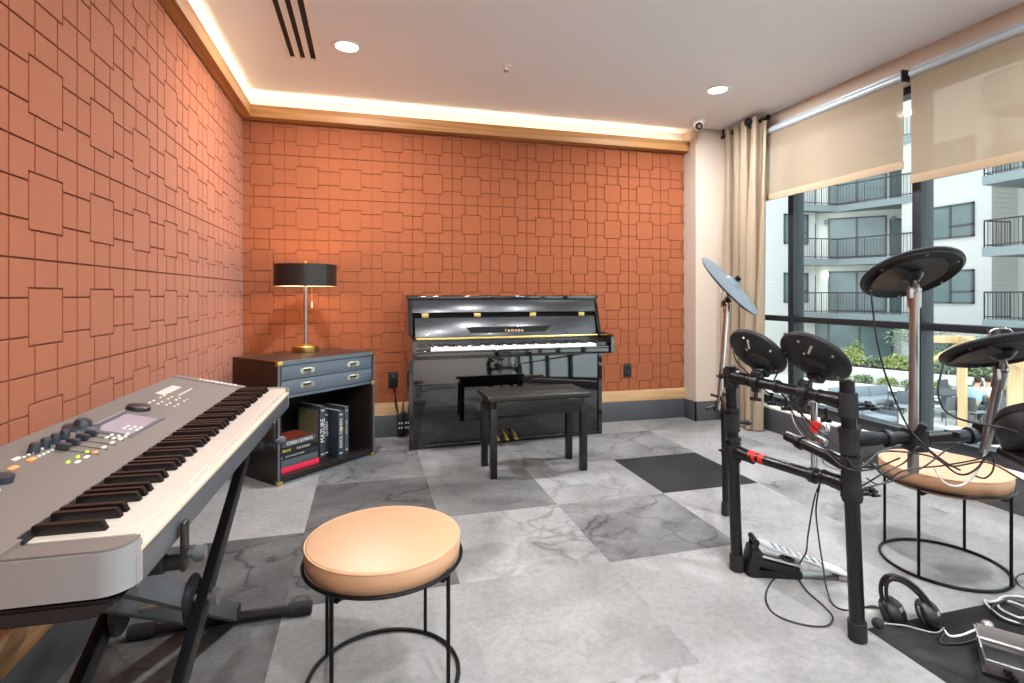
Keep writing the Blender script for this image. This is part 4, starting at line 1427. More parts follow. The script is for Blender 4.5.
def cymbal(label, c, n, r, pole_base, jackdir, top='cymtop', thick=.012, pole='steel', pr=.0095, boss=.03):
    n = Vector(n).normalized()
    t = thing('cymbal_pad', label, 'cymbal pad', tuple(c))
    Mx = frame_to(n, c, jackdir)
    b = MB(); b.lathe([(0, .030), (r * .12, .030), (r * .17, .026), (r * .24, .012), (r * .55, .006), (r * .95, -.002), (r, -.006), (r, -.010), (r * .9, -.010), (r * .3, -.002), (0, -.002)], Mx, n=72)
    b.build('playing_surface', top, t, world=True, smooth=40)
    b = MB()
    rings = [(r * .985, -.0095)]
    prof = [(0, -.012), (r * .2, -.012), (r * .3, -.013), (r * .8, -.0165), (r * .95, -.0155), (r * 1.0, -.0105), (r * .98, -.008), (0, -.004)]
    b.lathe(prof, Mx, n=72)
    for k in range(9):
        rr = r * (.70 + .028 * k)
        b.lathe([(rr - .001, -.0158), (rr, -.0178), (rr + .001, -.0158)], Mx, n=72)
    b.build('underside', 'padblk', t, world=True, smooth=40)
    # sensor housing under the playing zone
    b = MB()
    pl = []
    for k in range(13):
        a = -.62 + 1.24 * k / 12
        pl.append((r * .82 * math.cos(a), r * .82 * math.sin(a)))
    for k in range(9):
        a = .9 - 1.8 * k / 8
        pl.append((r * .26 * math.cos(a), r * .26 * math.sin(a)))
    b.prism(pl, -.026, -.015, Mx, bev=.002); b.build('sensor_housing', 'black', t, world=True)
    b = MB(); b.lathe([(0, -.012), (r * .2, -.012), (r * .22, -.02), (r * .12, -.034), (r * .06, -.036), (0, -.036)], Mx, n=32); b.build('centre_cup', 'rack', t, world=True)
    for k in range(6):
        a = 2 * PI * k / 6 + .3
        b = MB(); b.lathe([(0, -.0215), (.004, -.0205), (.004, -.014)], Mx @ Matrix.Translation((r * .84 * math.cos(a), r * .84 * math.sin(a), 0)), n=12); b.build('screw', 'steel', t, world=True)
    b = MB(); b.lathe([(0, .03 + boss), (.011, .03 + boss), (.014, .028 + boss), (.014, .034), (.006, .03), (0, .03)], Mx, n=6); b.build('wing_nut', 'black' if top != 'cymtop' else 'iron', t, world=True)
    b = MB(); b.cyl(Mx @ Vector((0, 0, -.06)), Mx @ Vector((0, 0, .032)), .004, n=10); b.build('spindle', 'steel', t, world=True)
    return t, Mx


cy1 = at(731, 284.3, 2.60)
cymbal('steeply tilted grey cymbal pad on a chrome pole in front of the curtain', cy1, (.49, -.57, .65), .186, None, (0, 0, -1), boss=.022)
cy2 = at(910, 271.5, 1.68)
cymbal('large black cymbal pad raised highest, seen from underneath before the window', cy2, (.15, .51, .85), .140, None, (-1, .3, 0), top='rubber')
cy3 = at(1000, 347.5, 1.50)
_, M3 = cymbal('low black cymbal pad cut off by the right edge, on a slanting arm', cy3, (.13, .41, .90), .142, None, (-1, .3, 0), top='rubber')


def boom(pts, r, label, tilt_at, m='steel', tip=None):
    t = thing('cymbal_stand_arm', label, 'cymbal arm', tuple(pts[0]))
    b = MB(); b.cyl(pts[0], pts[1], r, n=16, bev=.001); b.build('pole', m, t, world=True)
    b = MB(); b.cyl(pts[1] - (pts[1] - pts[0]).normalized() * .05, pts[1], r * 1.35, n=16, bev=.002); b.build('tilter_sleeve', m, t, world=True)
    q = pts[1]
    b = MB(); b.box((0, 0, 0), (.026, .026, .04), bev=.004, Mx=frame_to((tip - q), q + Vector((0, 0, .006)))); b.cyl(q + Vector((-.018, .0, .006)), q + Vector((.018, 0, .006)), .012, n=16, bev=.002)
    b.build('tilter', m, t, world=True)
    b = MB(); b.cyl(q, tip, .006, n=12); b.build('spindle_rod', m, t, world=True)
    b = MB(); b.box((0, 0, 0), (.012, .032, .018), bev=.004, Mx=frame_to((-1, 0, 0), q + Vector((-.028, -.008, -.004)))); b.build('wing_bolt', m, t, world=True)
    return t


boom([at(718.5, 410, 2.59), at(727, 303, 2.585)], .0115, 'slim chrome cymbal pole clamped on the rear rack post by the curtain', 0, 'chrome', cy1 + Vector((-.49, .57, -.65)).normalized() * .02)
boom([wR0 + dw * .215 + Vector((0, 0, -.10)), at(914.5, 292, 1.685)], .0135, 'straight vertical cymbal pole clamped to the right wing bar', 0, 'steel', cy2 + Vector((-.15, -.51, -.85)).normalized() * .02)
boom([at(984, 452, 1.60), at(1001, 372, 1.55)], .0125, 'slanting cymbal pole at the right, under the lowest cymbal pad', 0, 'steel', cy3 + Vector((-.13, -.41, -.9)).normalized() * .02)
# wire bracket on top of the low cymbal
b = MB(); b.tube([at(989, 337, 1.50), at(991, 331, 1.5), at(998, 329, 1.5), at(1008, 329, 1.49), at(1013, 333, 1.49)], .003, n=6, smooth=4)
w3 = b.build('cymbal_clip', 'chrome'); tag(w3, 'bent chrome wire clip on top of the low right cymbal pad', 'clip')
# rear-left clamp cluster for the chrome pole
rc = at(719, 404, 2.60)
b = MB(); b.cyl(rc + Vector((-.02, 0, -.03)), rc + Vector((.03, 0, .02)), .018, n=12); b.box(tuple(rc + Vector((.02, 0, -.01))), (.07, .03, .055), bev=.006)
b.box(tuple(rc + Vector((-.035, -.01, .045))), (.05, .009, .013), rot=(0, .3, .3), bev=.003); b.box(tuple(rc + Vector((-.05, -.01, -.012))), (.06, .01, .014), rot=(0, -.2, .1), bev=.003)
b.cyl(rc + Vector((-.03, -.01, -.012)), rc + Vector((.0, 0, -.01)), .008); b.build('cymbal_clamp', 'black', rk, world=True)
# clamp cluster at the foot of the tall pole
q = wR0 + dw * .215
b = MB(); b.box(tuple(q + Vector((0, -.004, -.005))), (.05, .06, .07), bev=.008, rot=(0, 0, -.2)); b.cyl(q + Vector((.02, -.03, .01)), q + Vector((.075, -.06, .02)), .009)
b.box(tuple(q + Vector((.08, -.06, .02))), (.016, .045, .02), bev=.005); b.cyl(q + Vector((-.02, -.03, .02)), q + Vector((-.02, -.05, .055)), .012, n=12, bev=.003); b.build('cymbal_clamp', 'black', rk, world=True)
b = MB(); b.cyl(q + Vector((0, 0, -.05)), q + Vector((0, 0, -.11)), .0155, n=16, bev=.002); b.build('pole_end', 'steel', rk, world=True)
q = wR0 + dw * .47
b = MB(); b.box(tuple(q + Vector((0, -.004, .005))), (.06, .06, .06), bev=.01, rot=(0, 0, -.2)); b.box(tuple(q + Vector((.06, -.04, .012))), (.07, .04, .035), bev=.012, rot=(0, .1, -.2))
b.cyl(q + Vector((-.03, -.01, .03)), q + Vector((.05, -.02, .04)), .011, bev=.003); b.build('cymbal_clamp', 'rack', rk, world=True)

# the big snare pad cut by the right edge
sn = Vector((.45, .35, .80)).normalized()
scn = at(1058, 436, 1.42)
t = thing('snare_pad', 'deep black drum pad at the right edge, rounded shell seen from behind', 'drum pad', tuple(scn))
Mx = frame_to(sn, scn, (1, 0, 0))
b = MB(); b.lathe([(0, .04), (.112, .04), (.122, .036), (.128, .02), (.126, -.01), (.114, -.045), (.09, -.056), (0, -.056)], Mx, n=64); b.build('shell', 'padblk', t, world=True, smooth=50)
b = MB(); b.lathe([(.110, .041), (.122, .040), (.130, .026), (.130, .014)], Mx, n=64); b.build('hoop', 'rubber', t, world=True)
b = MB(); b.cyl(scn - sn * .06, at(1038, 470, 1.42), .012, n=12); b.build('support_rod', 'steel', t, world=True)
b = MB(); b.cyl(at(1004, 452, 1.50), at(1060, 478, 1.30), .02, n=20, bev=.002); b.build('front_bar', 'rack', rk, world=True)

# small chrome tube with red label hanging below the upper bar
kt = thing('trigger_tube', 'short chrome tube with a red label standing behind the lower rack bar', 'tube', tuple(at(815, 440, 1.95)))
b = MB(); b.cyl(at(814, 470, 1.98), at(814, 402, 1.98), .011, n=16, bev=.001); b.build('tube', 'chrome', kt, world=True)
b = MB(); b.cyl(at(814, 432, 1.98), at(814, 421, 1.98), .0145, n=16); b.build('red_label', 'red', kt, world=True)
b = MB(); b.box(tuple(at(821, 441, 1.97)), (.03, .04, .03), bev=.008, rot=(.3, .2, .1)); b.ball(at(824, 428, 1.96), .02, (1, 1, 1.3)); b.build('pole_clamp', 'chrome', kt, world=True)

# ------------------------------------------------------------------ cables on the kit
def cord(name, label, pts, r=.0028, m='cable', cat='cable', sm=8, parent=None):
    b = MB(); b.tube(pts, r, n=6, smooth=sm)
    o = b.build(name, m)
    return tag(o, label, cat)


cord('audio_cable', 'thin black cable looping across the floor before the silver pedal',
     [at(820, 483, 1.80), at(814, 500, 1.82), at(808, 535, 1.83), at(806, 552, 1.83), fl(800, 563, .05), fl(796, 575, .02), fl(786, 574, .004), fl(773, 580, .004), fl(766, 594, .004), fl(769, 608, .004), fl(782, 618, .004), fl(806, 625, .004), fl(826, 626, .004), fl(833, 618, .004),
      fl(824, 606, .004), fl(808, 592, .004), fl(798, 579, .006), fl(788, 572, .012)])
cord('audio_cable', 'thin black cable dropping from the lower bar to the rack post foot',
     [at(820, 483, 1.80), at(816, 510, 1.80), at(819, 540, 1.80), at(823, 566, 1.79), fl(826, 586, .03), fl(833, 604, .005), fl(846, 610, .004), fl(866, 607, .004), fl(878, 608, .006)])
cord('audio_cable', 'thin black cable hanging from the highest cymbal pad down to the wing bar',
     [at(871, 293, 1.64), at(873, 310, 1.63), at(876, 335, 1.62), at(884, 370, 1.61), at(897, 404, 1.61), at(909, 428, 1.60), at(925, 446, 1.58), at(945, 462, 1.58), at(960, 470, 1.60)], .003)
cord('audio_cable', 'black cable curving from the low right cymbal pad to the snare pad',
     [at(944, 362, 1.50), at(940, 378, 1.49), at(938, 392, 1.48), at(943, 408, 1.47), at(955, 417, 1.46), at(975, 423, 1.46), at(1000, 427, 1.44), at(1020, 433, 1.40)], .003)
cord('audio_cable', 'black cable arching left of the smaller drum pad onto the upper bar',
     [at(733, 352, 1.98), at(737, 362, 1.97), at(745, 370, 1.96), at(754, 380, 1.96), at(765, 390, 1.94), at(778, 400, 1.92), at(797, 408, 1.85), at(806, 425, 1.82), at(822, 445, 1.75), at(845, 460, 1.66)], .0026)
cord('audio_cable', 'black cable sagging from the curtain-side drum pad towards the right rack post',
     [at(778, 372, 1.95), at(774, 384, 1.92), at(785, 398, 1.88), at(800, 425, 1.84), at(818, 442, 1.76), at(842, 466, 1.62), at(868, 470, 1.60), at(900, 458, 1.60)], .0026)
cord('audio_cable', 'looping black cable crossing in front of the seat of the drum stool',
     [at(862, 460, 1.62), at(880, 452, 1.60), at(905, 452, 1.58), at(935, 458, 1.56), at(958, 474, 1.55), at(975, 470, 1.55), at(990, 452, 1.55)], .0028)
cord('audio_cable', 'long black cable sagging below the right wing bar to the edge',
     [at(864, 488, 1.60), at(895, 480, 1.58), at(925, 466, 1.56), at(948, 449, 1.56), at(970, 440, 1.58)], .0026)
cord('audio_cable', 'pale grey cable looping under the right wing bar clamps',
     [at(934, 468, 1.58), at(944, 482, 1.56), at(958, 486, 1.55), at(972, 478, 1.55), at(982, 462, 1.56), at(986, 450, 1.57)], .003, 'cablew')
cord('audio_cable', 'black cable from the wing bar to the slanting pole at the right',
     [at(866, 478, 1.62), at(880, 484, 1.60), at(905, 470, 1.58), at(940, 466, 1.56), at(975, 460, 1.56), at(992, 456, 1.55), at(993, 470, 1.55), at(985, 478, 1.55), at(975, 476, 1.55)], .0026)
cord('audio_cable', 'thin grey cable drooping beside the chrome tube at the inner bar',
     [at(788, 398, 1.94), at(793, 420, 1.92), at(800, 432, 1.9), at(808, 440, 1.88), at(822, 446, 1.8), at(823, 462, 1.78), at(832, 468, 1.72), at(842, 470, 1.66)], .0024, 'cablew')

cord('audio_cable', 'thin black cable running from the middle of the upper bar to the right post',
     [at(787, 400, 1.88), at(800, 412, 1.84), at(815, 428, 1.80), at(828, 437, 1.74), at(843, 452, 1.66), at(858, 468, 1.60), at(880, 452, 1.60), at(902, 445, 1.59)], .0026)
cord('audio_cable', 'thin black cable from the right post past the tall cymbal pole foot',
     [at(862, 486, 1.60), at(882, 474, 1.58), at(905, 462, 1.57), at(918, 447, 1.56), at(930, 452, 1.56), at(950, 466, 1.55), at(985, 462, 1.53), at(1015, 476, 1.45), at(1030, 486, 1.40)], .0026)
for (px_, py_, dd_) in ((772, 396, 1.93), (786, 401, 1.88), (826, 412, 1.74)):
    q_ = at(px_, py_, dd_)
    b = MB(); b.cyl(q_ + Vector((0, 0, .012)), q_ + Vector((-.004, -.004, -.022)), .0055, n=10)
    b.box((0, 0, 0), (.032, .009, .013), bev=.003, Mx=frame_to((.1, .1, -1), q_ + Vector((-.004, -.004, -.026)))); b.build('wing_bolt', 'black', rk, world=True)
for z_ in (.66, .545, .455):
    q_ = lerp(FRb, FRt, z_)
    b = MB(); b.cyl(q_ - Vector((0, 0, .008)), q_ + Vector((0, 0, .008)), .031, n=24, bev=.002); b.cyl(q_ + Vector((.02, .015, 0)), q_ + Vector((.055, .01, 0)), .009, n=12, bev=.002)
    b.build('memory_clamp', 'black', rk, world=True)
for z_ in (.635, .52):
    q_ = lerp(FLb, FLt, z_)
    b = MB(); b.cyl(q_ - Vector((0, 0, .008)), q_ + Vector((0, 0, .008)), .031, n=24, bev=.002); b.cyl(q_ + Vector((-.02, .0, 0)), q_ + Vector((-.045, -.01, 0)), .008, n=12, bev=.002)
    b.build('memory_clamp', 'black', rk, world=True)

# ------------------------------------------------------------------ hi-hat pedal
PZ = math.atan2(1.631 - 1.768, 1.757 - 1.42)
hp = thing('foot_pedal', 'silver drum foot pedal with black heel frame on the floor inside the rack', 'pedal', (1.455, 1.755, 0), PZ)
b = MB()
b.prism([(-.03, -.045), (.16, -.04), (.17, .04), (-.03, .05)], .001, .028, bev=.004)
b.box((-.012, 0, .055), (.04, .085, .09), rot=(0, .25, 0), bev=.006)
b.box((.07, 0, .040), (.16, .075, .03), rot=(0, .22, 0), bev=.006)
b.build('base_frame', 'black', hp)
b = MB(); b.prism([(0, -.036), (.165, -.033), (.172, .033), (0, .040)], 0, .007, Matrix.Translation((0, 0, .078)) @ Euler((0, .22, 0)).to_matrix().to_4x4(), bev=.003); b.build('top_plate', 'pedal', hp)
b = MB(); b.lathe([(.012, .037), (.026, .037), (.028, .043), (.024, .046), (.014, .044)], Matrix.Translation((.115, -.004, .022)), n=28); b.build('sensor_ring', 'black', hp)
b = MB(); b.box((.05, -.018, .0755), (.07, .006, .003), rot=(0, .22, 0), bev=.001); b.build('slot', 'slot', hp)
b = MB()
MxP = Matrix.Translation((.0, 0, .125)) @ Euler((0, R(18), 0)).to_matrix().to_4x4()
b.prism([(.0, -.02), (.04, -.033), (.28, -.037), (.335, -.03), (.35, -.012), (.35, .012), (.335, .03), (.28, .037), (.04, .033), (.0, .02)], -.004, .004, MxP, bev=.002)
b.build('footboard', 'pedal', hp)
for i in range(7):
    for j in range(3):
        b = MB(); b.lathe([(.003, .004), (.007, .004), (.007, .0055), (.003, .0055)], MxP @ Matrix.Translation((.07 + .03 * i, -.018 + .018 * j, 0)), n=12, closed=True); b.build('grip_ring', 'chrome', hp)
b = MB(); b.box((-.005, -.03, .085), (.018, .008, .11), bev=.003); b.box((-.005, .03, .085), (.018, .008, .11), bev=.003); b.cyl((-.005, -.036, .130), (-.005, .036, .130), .011); b.build('hinge_post', 'rack', hp)
b = MB(); b.box((.26, 0, .006), (.2, .05, .006), bev=.002); b.box((.315, 0, .012), (.05, .066, .018), bev=.004); b.build('heel_plate', 'steel', hp)

# ------------------------------------------------------------------ headset
hs0 = fl(912, 628)
hs = thing('headset', 'black over-ear headset with boom microphone lying by the rack post', 'headset', tuple(hs0))
X = Vector((math.cos(YAW), -math.sin(YAW), 0))       # camera right on the floor
Yv = Vector((math.sin(YAW), math.cos(YAW), 0))
Zv = Vector((0, 0, 1))
def hpnt(u, v, z): return hs0 + X * u + Yv * v + Zv * z
cl_, cr_ = hpnt(-.055, .05, .045), hpnt(.055, -.01, .045)
# head band: arc rising between the two cups, leaning to the left
band = []
for k in range(17):
    a = PI * k / 16
    p = cl_.lerp(cr_, (1 - math.cos(a)) / 2) + Zv * (.105 * math.sin(a)) + X * (-.03 * math.sin(a)) + Yv * (.02 * math.sin(a))
    if k == 0: p += X * -.012
    band.append(p)
b = MB()
b.tube(band, .0065, n=8)
off = [p + Vector((0.004, -.016, .002)) for p in band]
b.tube(off, .0055, n=8)
b.build('headband', 'black', hs, world=True)
b = MB()
for i in range(4, 12):
    p0, p1 = band[i], band[i + 1]
    b.box((0, 0, 0), (.012, .03, (p1 - p0).length * 1.15), bev=.004, Mx=frame_to(p1 - p0, (p0 + p1) / 2 + Vector((0.001, -.008, -.006)), (0, 0, 1)))
b.build('band_cushion', 'leather_b', hs, world=True)
for c_, n_, nm in ((hpnt(-.03, .035, .034), Vector((.25, -.75, .55)), 'ear_cup'), (hpnt(.058, -.005, .048), Vector((.35, -.8, .45)), 'ear_cup')):
    Mx = frame_to(n_, c_)
    b = MB(); b.lathe([(0, .022), (.018, .022), (.030, .016), (.040, .004), (.042, -.006), (.036, -.014), (0, -.014)], Mx @ Matrix.Diagonal((1, 1.15, 1, 1)), n=40); cu = b.build(nm, 'black', hs, world=True, smooth=50)
    b = MB(); N = 32
    b.tube([Mx @ Vector((.031 * math.cos(2 * PI * k / N), .036 * math.sin(2 * PI * k / N), -.018)) for k in range(N)], .0105, n=10, closed=True); b.build('ear_cushion', 'leather_b', cu, world=True)
    b = MB(); b.box((0, 0, .0225), (.024, .012, .002), bev=.001, Mx=Mx); b.build('badge', 'silver', cu, world=True)
b = MB(); b.tube([hpnt(.075, -.035, .022), hpnt(.03, -.06, .022), hpnt(-.02, -.055, .030), hpnt(-.06, -.045, .036), hpnt(-.115, -.03, .033)], .003, n=8, smooth=6); b.build('microphone_boom', 'steel', hs, world=True)
b = MB(); b.ball(hpnt(-.13, -.028, .033), .017, (1.1, 1, 1)); b.build('microphone_foam', 'rubber', hs, world=True)
cord('headset_cable', 'pair of pale headset cables running right towards the silver box',
     [hpnt(.08, -.03, .012), fl(950, 636, .004), fl(962, 635, .004), fl(975, 630, .004), fl(985, 628, .006)], .0035, 'cablew')
cord('headset_cable', 'dark headset cable curving along the dark carpet tile to the silver box',
     [hpnt(.07, -.04, .010), fl(940, 643, .004), fl(958, 644, .004), fl(972, 641, .004), fl(984, 636, .006)], .0035, 'cable')
cord('audio_cable', 'black cable lying between the rack post foot and the headset',
     [fl(866, 607, .004), fl(873, 606, .004), fl(880, 609, .005), hpnt(-.075, .02, .012)], .003)

# ------------------------------------------------------------------ silver pedal box at the right edge
bx0 = fl(984, 672)
sb = thing('pedal_box', 'open silver metal pedal housing on the floor at the bottom right edge', 'pedal', tuple(bx0), R(-52))
b = MB(); b.box((.12, .06, .006), (.25, .16, .01), bev=.002); b.build('base_plate', 'black', sb)
b = MB(); b.box((.12, .145, .035), (.25, .005, .06), bev=.0015, rot=(-.25, 0, 0)); b.box((.0, .08, .033), (.005, .13, .062), rot=(0, -.25, .05), bev=.0015)
b.build('side_wall', 'silver', sb)
b = MB(); b.box((.13, -.022, .03), (.26, .006, .055), rot=(.35, 0, 0), bev=.002); b.build('front_plate', 'silver', sb)
b = MB(); b.box((.17, .06, .04), (.14, .09, .05), bev=.006); b.build('trigger_block', 'rack', sb)
b = MB(); b.cyl((-.01, .075, .058), (.26, .055, .066), .006); b.build('axle', 'steel', sb)
for k, (x, z) in enumerate(((.05, .036), (.062, .018))):
    b = MB(); b.box((x, -.034, z), (.026, .006, .006), rot=(.35, .6, 0)); b.box((x, -.034, z), (.006, .006, .022), rot=(.35, .4, 0)); b.build('screw_key', 'black', sb)
b = MB(); b.ball(tuple(fl(987, 626, .02) - Vector(bx0)), .018, (1.2, 1, 1)); b.bm.transform(Matrix.Rotation(R(52), 4, 'Z')); b.build('felt_beater', 'steel', sb)
cord('coiled_cable', 'tangled black and white cable coil on the floor right of the drum stool ring',
     [fl(1030, 598, .006), fl(1012, 596, .006), fl(1000, 598, .01), fl(998, 606, .006), fl(1006, 612, .006), fl(1022, 618, .006), fl(1032, 612, .01), fl(1018, 604, .012), fl(1002, 600, .012), fl(990, 602, .008), fl(985, 600, .006), fl(988, 606, .006), fl(1002, 617, .006), fl(1020, 624, .006)], .0038, 'cablew')
cord('coiled_cable', 'black cable twisted around the pale coil at the right edge of the floor',
     [fl(1030, 606, .012), fl(1010, 600, .014), fl(996, 604, .012), fl(992, 610, .006), fl(1004, 620, .006), fl(1026, 626, .006)], .0036, 'cable')
cord('power_cord', 'black cable standing in a small loop beside the drum stool leg at the right edge',
     [fl(1030, 590, .004), fl(1020, 586, .01), fl(1016, 580, .03), fl(1019, 575, .04), fl(1030, 572, .03)], .003)

# ------------------------------------------------------------------ outside
G = -2.95
b = MB(); b.bx(5.2, 45, -20, 40, G - .3, G); struct(b.build('courtyard_ground', 'concrete', smooth=0))
b = MB(); b.bx(3.36, 3.6, -12, 18, G - .3, -.05); struct(b.build('wall_outer_base', 'stucco', smooth=0))
b = MB(); b.bx(3.36, 5.2, -12, 30, G - .3, G); struct(b.build('courtyard_walk', 'concrete', smooth=0))


def railing(path, z, parent, h=1.05, gap=.14):
    b = MB()
    for a, c in zip(path, path[1:]):
        a, c = Vector((a[0], a[1], 0)), Vector((c[0], c[1], 0))
        L = (c - a).length
        b.cyl(a + Zv * (z + h), c + Zv * (z + h), .03, n=6)
        b.cyl(a + Zv * (z + .1), c + Zv * (z + .1), .02, n=6)
        n = int(L / gap)
        for k in range(n + 1):
            p = a.lerp(c, k / max(n, 1))
            b.cyl(p + Zv * z, p + Zv * (z + h), .013 if k % 9 else .032, n=4)
    return b.build('railing', 'rail', parent, world=True, smooth=0)


def winbox(parent, c, wdir, wn, ht, nrm, name='window', split=(.58,), hsplit=None):
    """framed window: c = centre, wdir = unit direction along the wall, nrm = outward normal"""
    wdir = Vector(wdir).normalized(); nrm = Vector(nrm).normalized()
    Mx = Matrix((wdir, Vector((0, 0, 1)), nrm)).transposed().to_4x4()
    Mx = Matrix.Translation(Vector(c)) @ Mx
    fw = .07
    b = MB()
    b.box((0, ht / 2 - fw / 2, 0), (wn, fw, .14), Mx=Mx); b.box((0, -ht / 2 + fw / 2, 0), (wn, fw, .14), Mx=Mx)
    b.box((-wn / 2 + fw / 2, 0, 0), (fw, ht, .14), Mx=Mx); b.box((wn / 2 - fw / 2, 0, 0), (fw, ht, .14), Mx=Mx)
    for s_ in split:
        b.box((-wn / 2 + wn * s_, 0, 0), (fw * 1.2, ht, .14), Mx=Mx)
        if hsplit:
            b.box((-wn / 2 + wn * (s_ + 1) / 2, -ht / 2 + ht * hsplit, 0), (wn * (1 - s_), fw, .14), Mx=Mx)
    wf = b.build(name, 'bframe', parent, world=True, smooth=0)
    b = MB(); b.box((0, 0, 0), (wn - .05, ht - .05, .05), Mx=Mx); b.build('pane', 'bwin', wf, world=True, smooth=0)
    return wf


# west facade, angled balcony bay, right wing
ab = thing('apartment_building', 'four-storey white apartment block across the courtyard, left wing with angled balconies', 'building', (22, 22, G))
YA = 23.1
b = MB(); b.bx(10, 22.9, YA, YA + 1, G, 13); b.build('wall', 'siding', ab, world=True, smooth=0)
A2 = at(803, 294, 28.9).xy; B2 = at(925, 294, 26.4).xy
d2 = (B2 - A2).normalized(); nrm2 = Vector((d2.y, -d2.x)); nrm2 = nrm2 if nrm2.y < 0 else -nrm2
ang2 = math.atan2(d2.y, d2.x)
b = MB()
mid = (A2 + B2) / 2 - nrm2 * .3
b.box((mid.x, mid.y, (G + 13) / 2), ((B2 - A2).length + .2, .6, 13 - G), rot=(0, 0, ang2)); b.build('bay_wall', 'stucco', ab, world=True, smooth=0)
levels = [.12, 2.92, 5.72, 8.52]
for zf in levels:
    f0, f1, f2 = at(800, 294, 27.4).xy, at(838, 294, 27.9).xy, at(914, 294, 24.9).xy
    b = MB()
    b.prism([tuple(f0), tuple(f1), tuple(f2), tuple(B2 + d2), tuple(A2 - d2)], zf - .32, zf)
    sl = b.build('balcony_slab', 'slab', ab, world=True, smooth=0)
    railing([tuple(f0), tuple(f1), tuple(f2)], zf, sl)
    for fx, wn, zh, nm, spl in ((at(857, 294, 27.6).xy, 2.55, 2.1, 'balcony_door', (.5,)), (at(802, 294, 28.9).xy, 1.3, 1.9, 'window', (.5,)), (at(907, 294, 26.6).xy, 1.4, 1.9, 'window', (.5,))):
        # project on the wall plane
        k = (fx - A2).dot(d2)
        pc_ = A2 + d2 * k + nrm2 * .04
        winbox(ab, (pc_.x, pc_.y, zf + .08 + zh / 2), (d2.x, d2.y, 0), wn, zh, (nrm2.x, nrm2.y, 0), nm, spl)
    for px_ in (827, 891):
        fx = at(px_, 294, 27.6).xy
        pc_ = A2 + d2 * (fx - A2).dot(d2) + nrm2 * .1
        b = MB(); b.box((pc_.x, pc_.y, zf + 2.0), (.16, .12, .22), rot=(0, 0, ang2), bev=.02)
        b.build('wall_lamp', 'slab' if px_ == 891 or zf != .12 else 'glow', ab, world=True)
for zc in (-1.8, 1.34, 4.4, 7.3):
    winbox(ab, (21.65, YA - .03, zc + .1), (1, 0, 0), 1.5, 1.55, (0, -1, 0), 'window', (.45,), .4)
    winbox(ab, (17.2, YA - .03, zc + .1), (1, 0, 0), 1.5, 1.55, (0, -1, 0), 'window', (.45,), .4)
# ground-floor storefront under the bay
b = MB(); m_ = A2 + d2 * 1.9 + nrm2 * .06
winbox(ab, (m_.x, m_.y, -1.6), (d2.x, d2.y, 0), 4.2, 2.5, (nrm2.x, nrm2.y, 0), 'storefront_window', (.33, .66))
b = MB(); m_ = A2 + d2 * 6.4 + nrm2 * .06
winbox(ab, (m_.x, m_.y, -1.6), (d2.x, d2.y, 0), 2.0, 1.6, (nrm2.x, nrm2.y, 0), 'storefront_window', (.5,))

rw = thing('apartment_wing', 'white clapboard apartment wing at right with dark windows and stacked balconies', 'building', (25, 12, G))
XW = 24.6
b = MB(); b.bx(XW, XW + 4, 15.9, 19.7, G, 13); b.build('wall', 'siding', rw, world=True, smooth=0)
b = MB(); b.bx(XW + 1.5, XW + 4, 2, 15.9, G, 13); b.build('recess_wall', 'stucco', rw, world=True, smooth=0)
for zc in (-1.6, 1.42, 4.25, 7.05):
    winbox(rw, (XW - .04, 17.45, zc), (0, -1, 0), 1.85, 1.45, (-1, 0, 0), 'window', (.5,), .36)
for zf in (.12, 2.90, 5.68, 8.46):
    b = MB(); b.bx(XW - 1.45, XW + 1.6, 8.5, 15.3, zf - .34, zf); sl = b.build('balcony_slab', 'slab', rw, world=True, smooth=0)
    railing([(XW + .0, 15.25), (XW - 1.4, 15.25), (XW - 1.4, 8.6)], zf, sl)
    winbox(rw, (XW + 1.46, 13.2, zf + 1.08), (0, -1, 0), 2.6, 2.1, (-1, 0, 0), 'balcony_door', (.5,))
    b = MB(); b.box((XW + 1.42, 15.1, zf + 2.0), (.14, .2, .26), bev=.03); b.build('wall_lamp', 'slab', rw, world=True)

# planting
def shrub(name, label, c, r, h, n, m, cat='shrub', group=None, trunk=None, leaf=.12):
    t = thing(name, label, cat, c, group=group)
    b = MB()
    for k in range(n):
        th_, ph_ = random.random() * 2 * PI, math.acos(1 - 1.6 * random.random())
        rr = (random.random() ** .4)
        p = Vector((r * rr * math.cos(th_) * math.sin(ph_), r * rr * math.sin(th_) * math.sin(ph_), (trunk or 0) + h * .45 + h * .5 * rr * math.cos(ph_)))
        q = Euler((random.random() * 3, random.random() * 3, random.random() * 6)).to_matrix()
        s_ = leaf * (.6 + .8 * random.random())
        vs = [b.bm.verts.new(p + q @ Vector(v) * s_) for v in ((0, -.5, 0), (.3, 0, .06), (0, .6, 0), (-.3, 0, .06))]
        b.bm.faces.new(vs)
    b.build('foliage', m, t, smooth=0)
    b = MB()
    if trunk:
        b.cyl((0, 0, 0), (0, 0, trunk + h * .4), .07, .04, n=8)
    for k in range(5):
        a = k * 1.26
        b.cyl((0, 0, trunk or 0), (r * .5 * math.cos(a), r * .5 * math.sin(a), (trunk or 0) + h * .6), .03, .012, n=5)
    b.build('stem', 'bark', t)
    return t


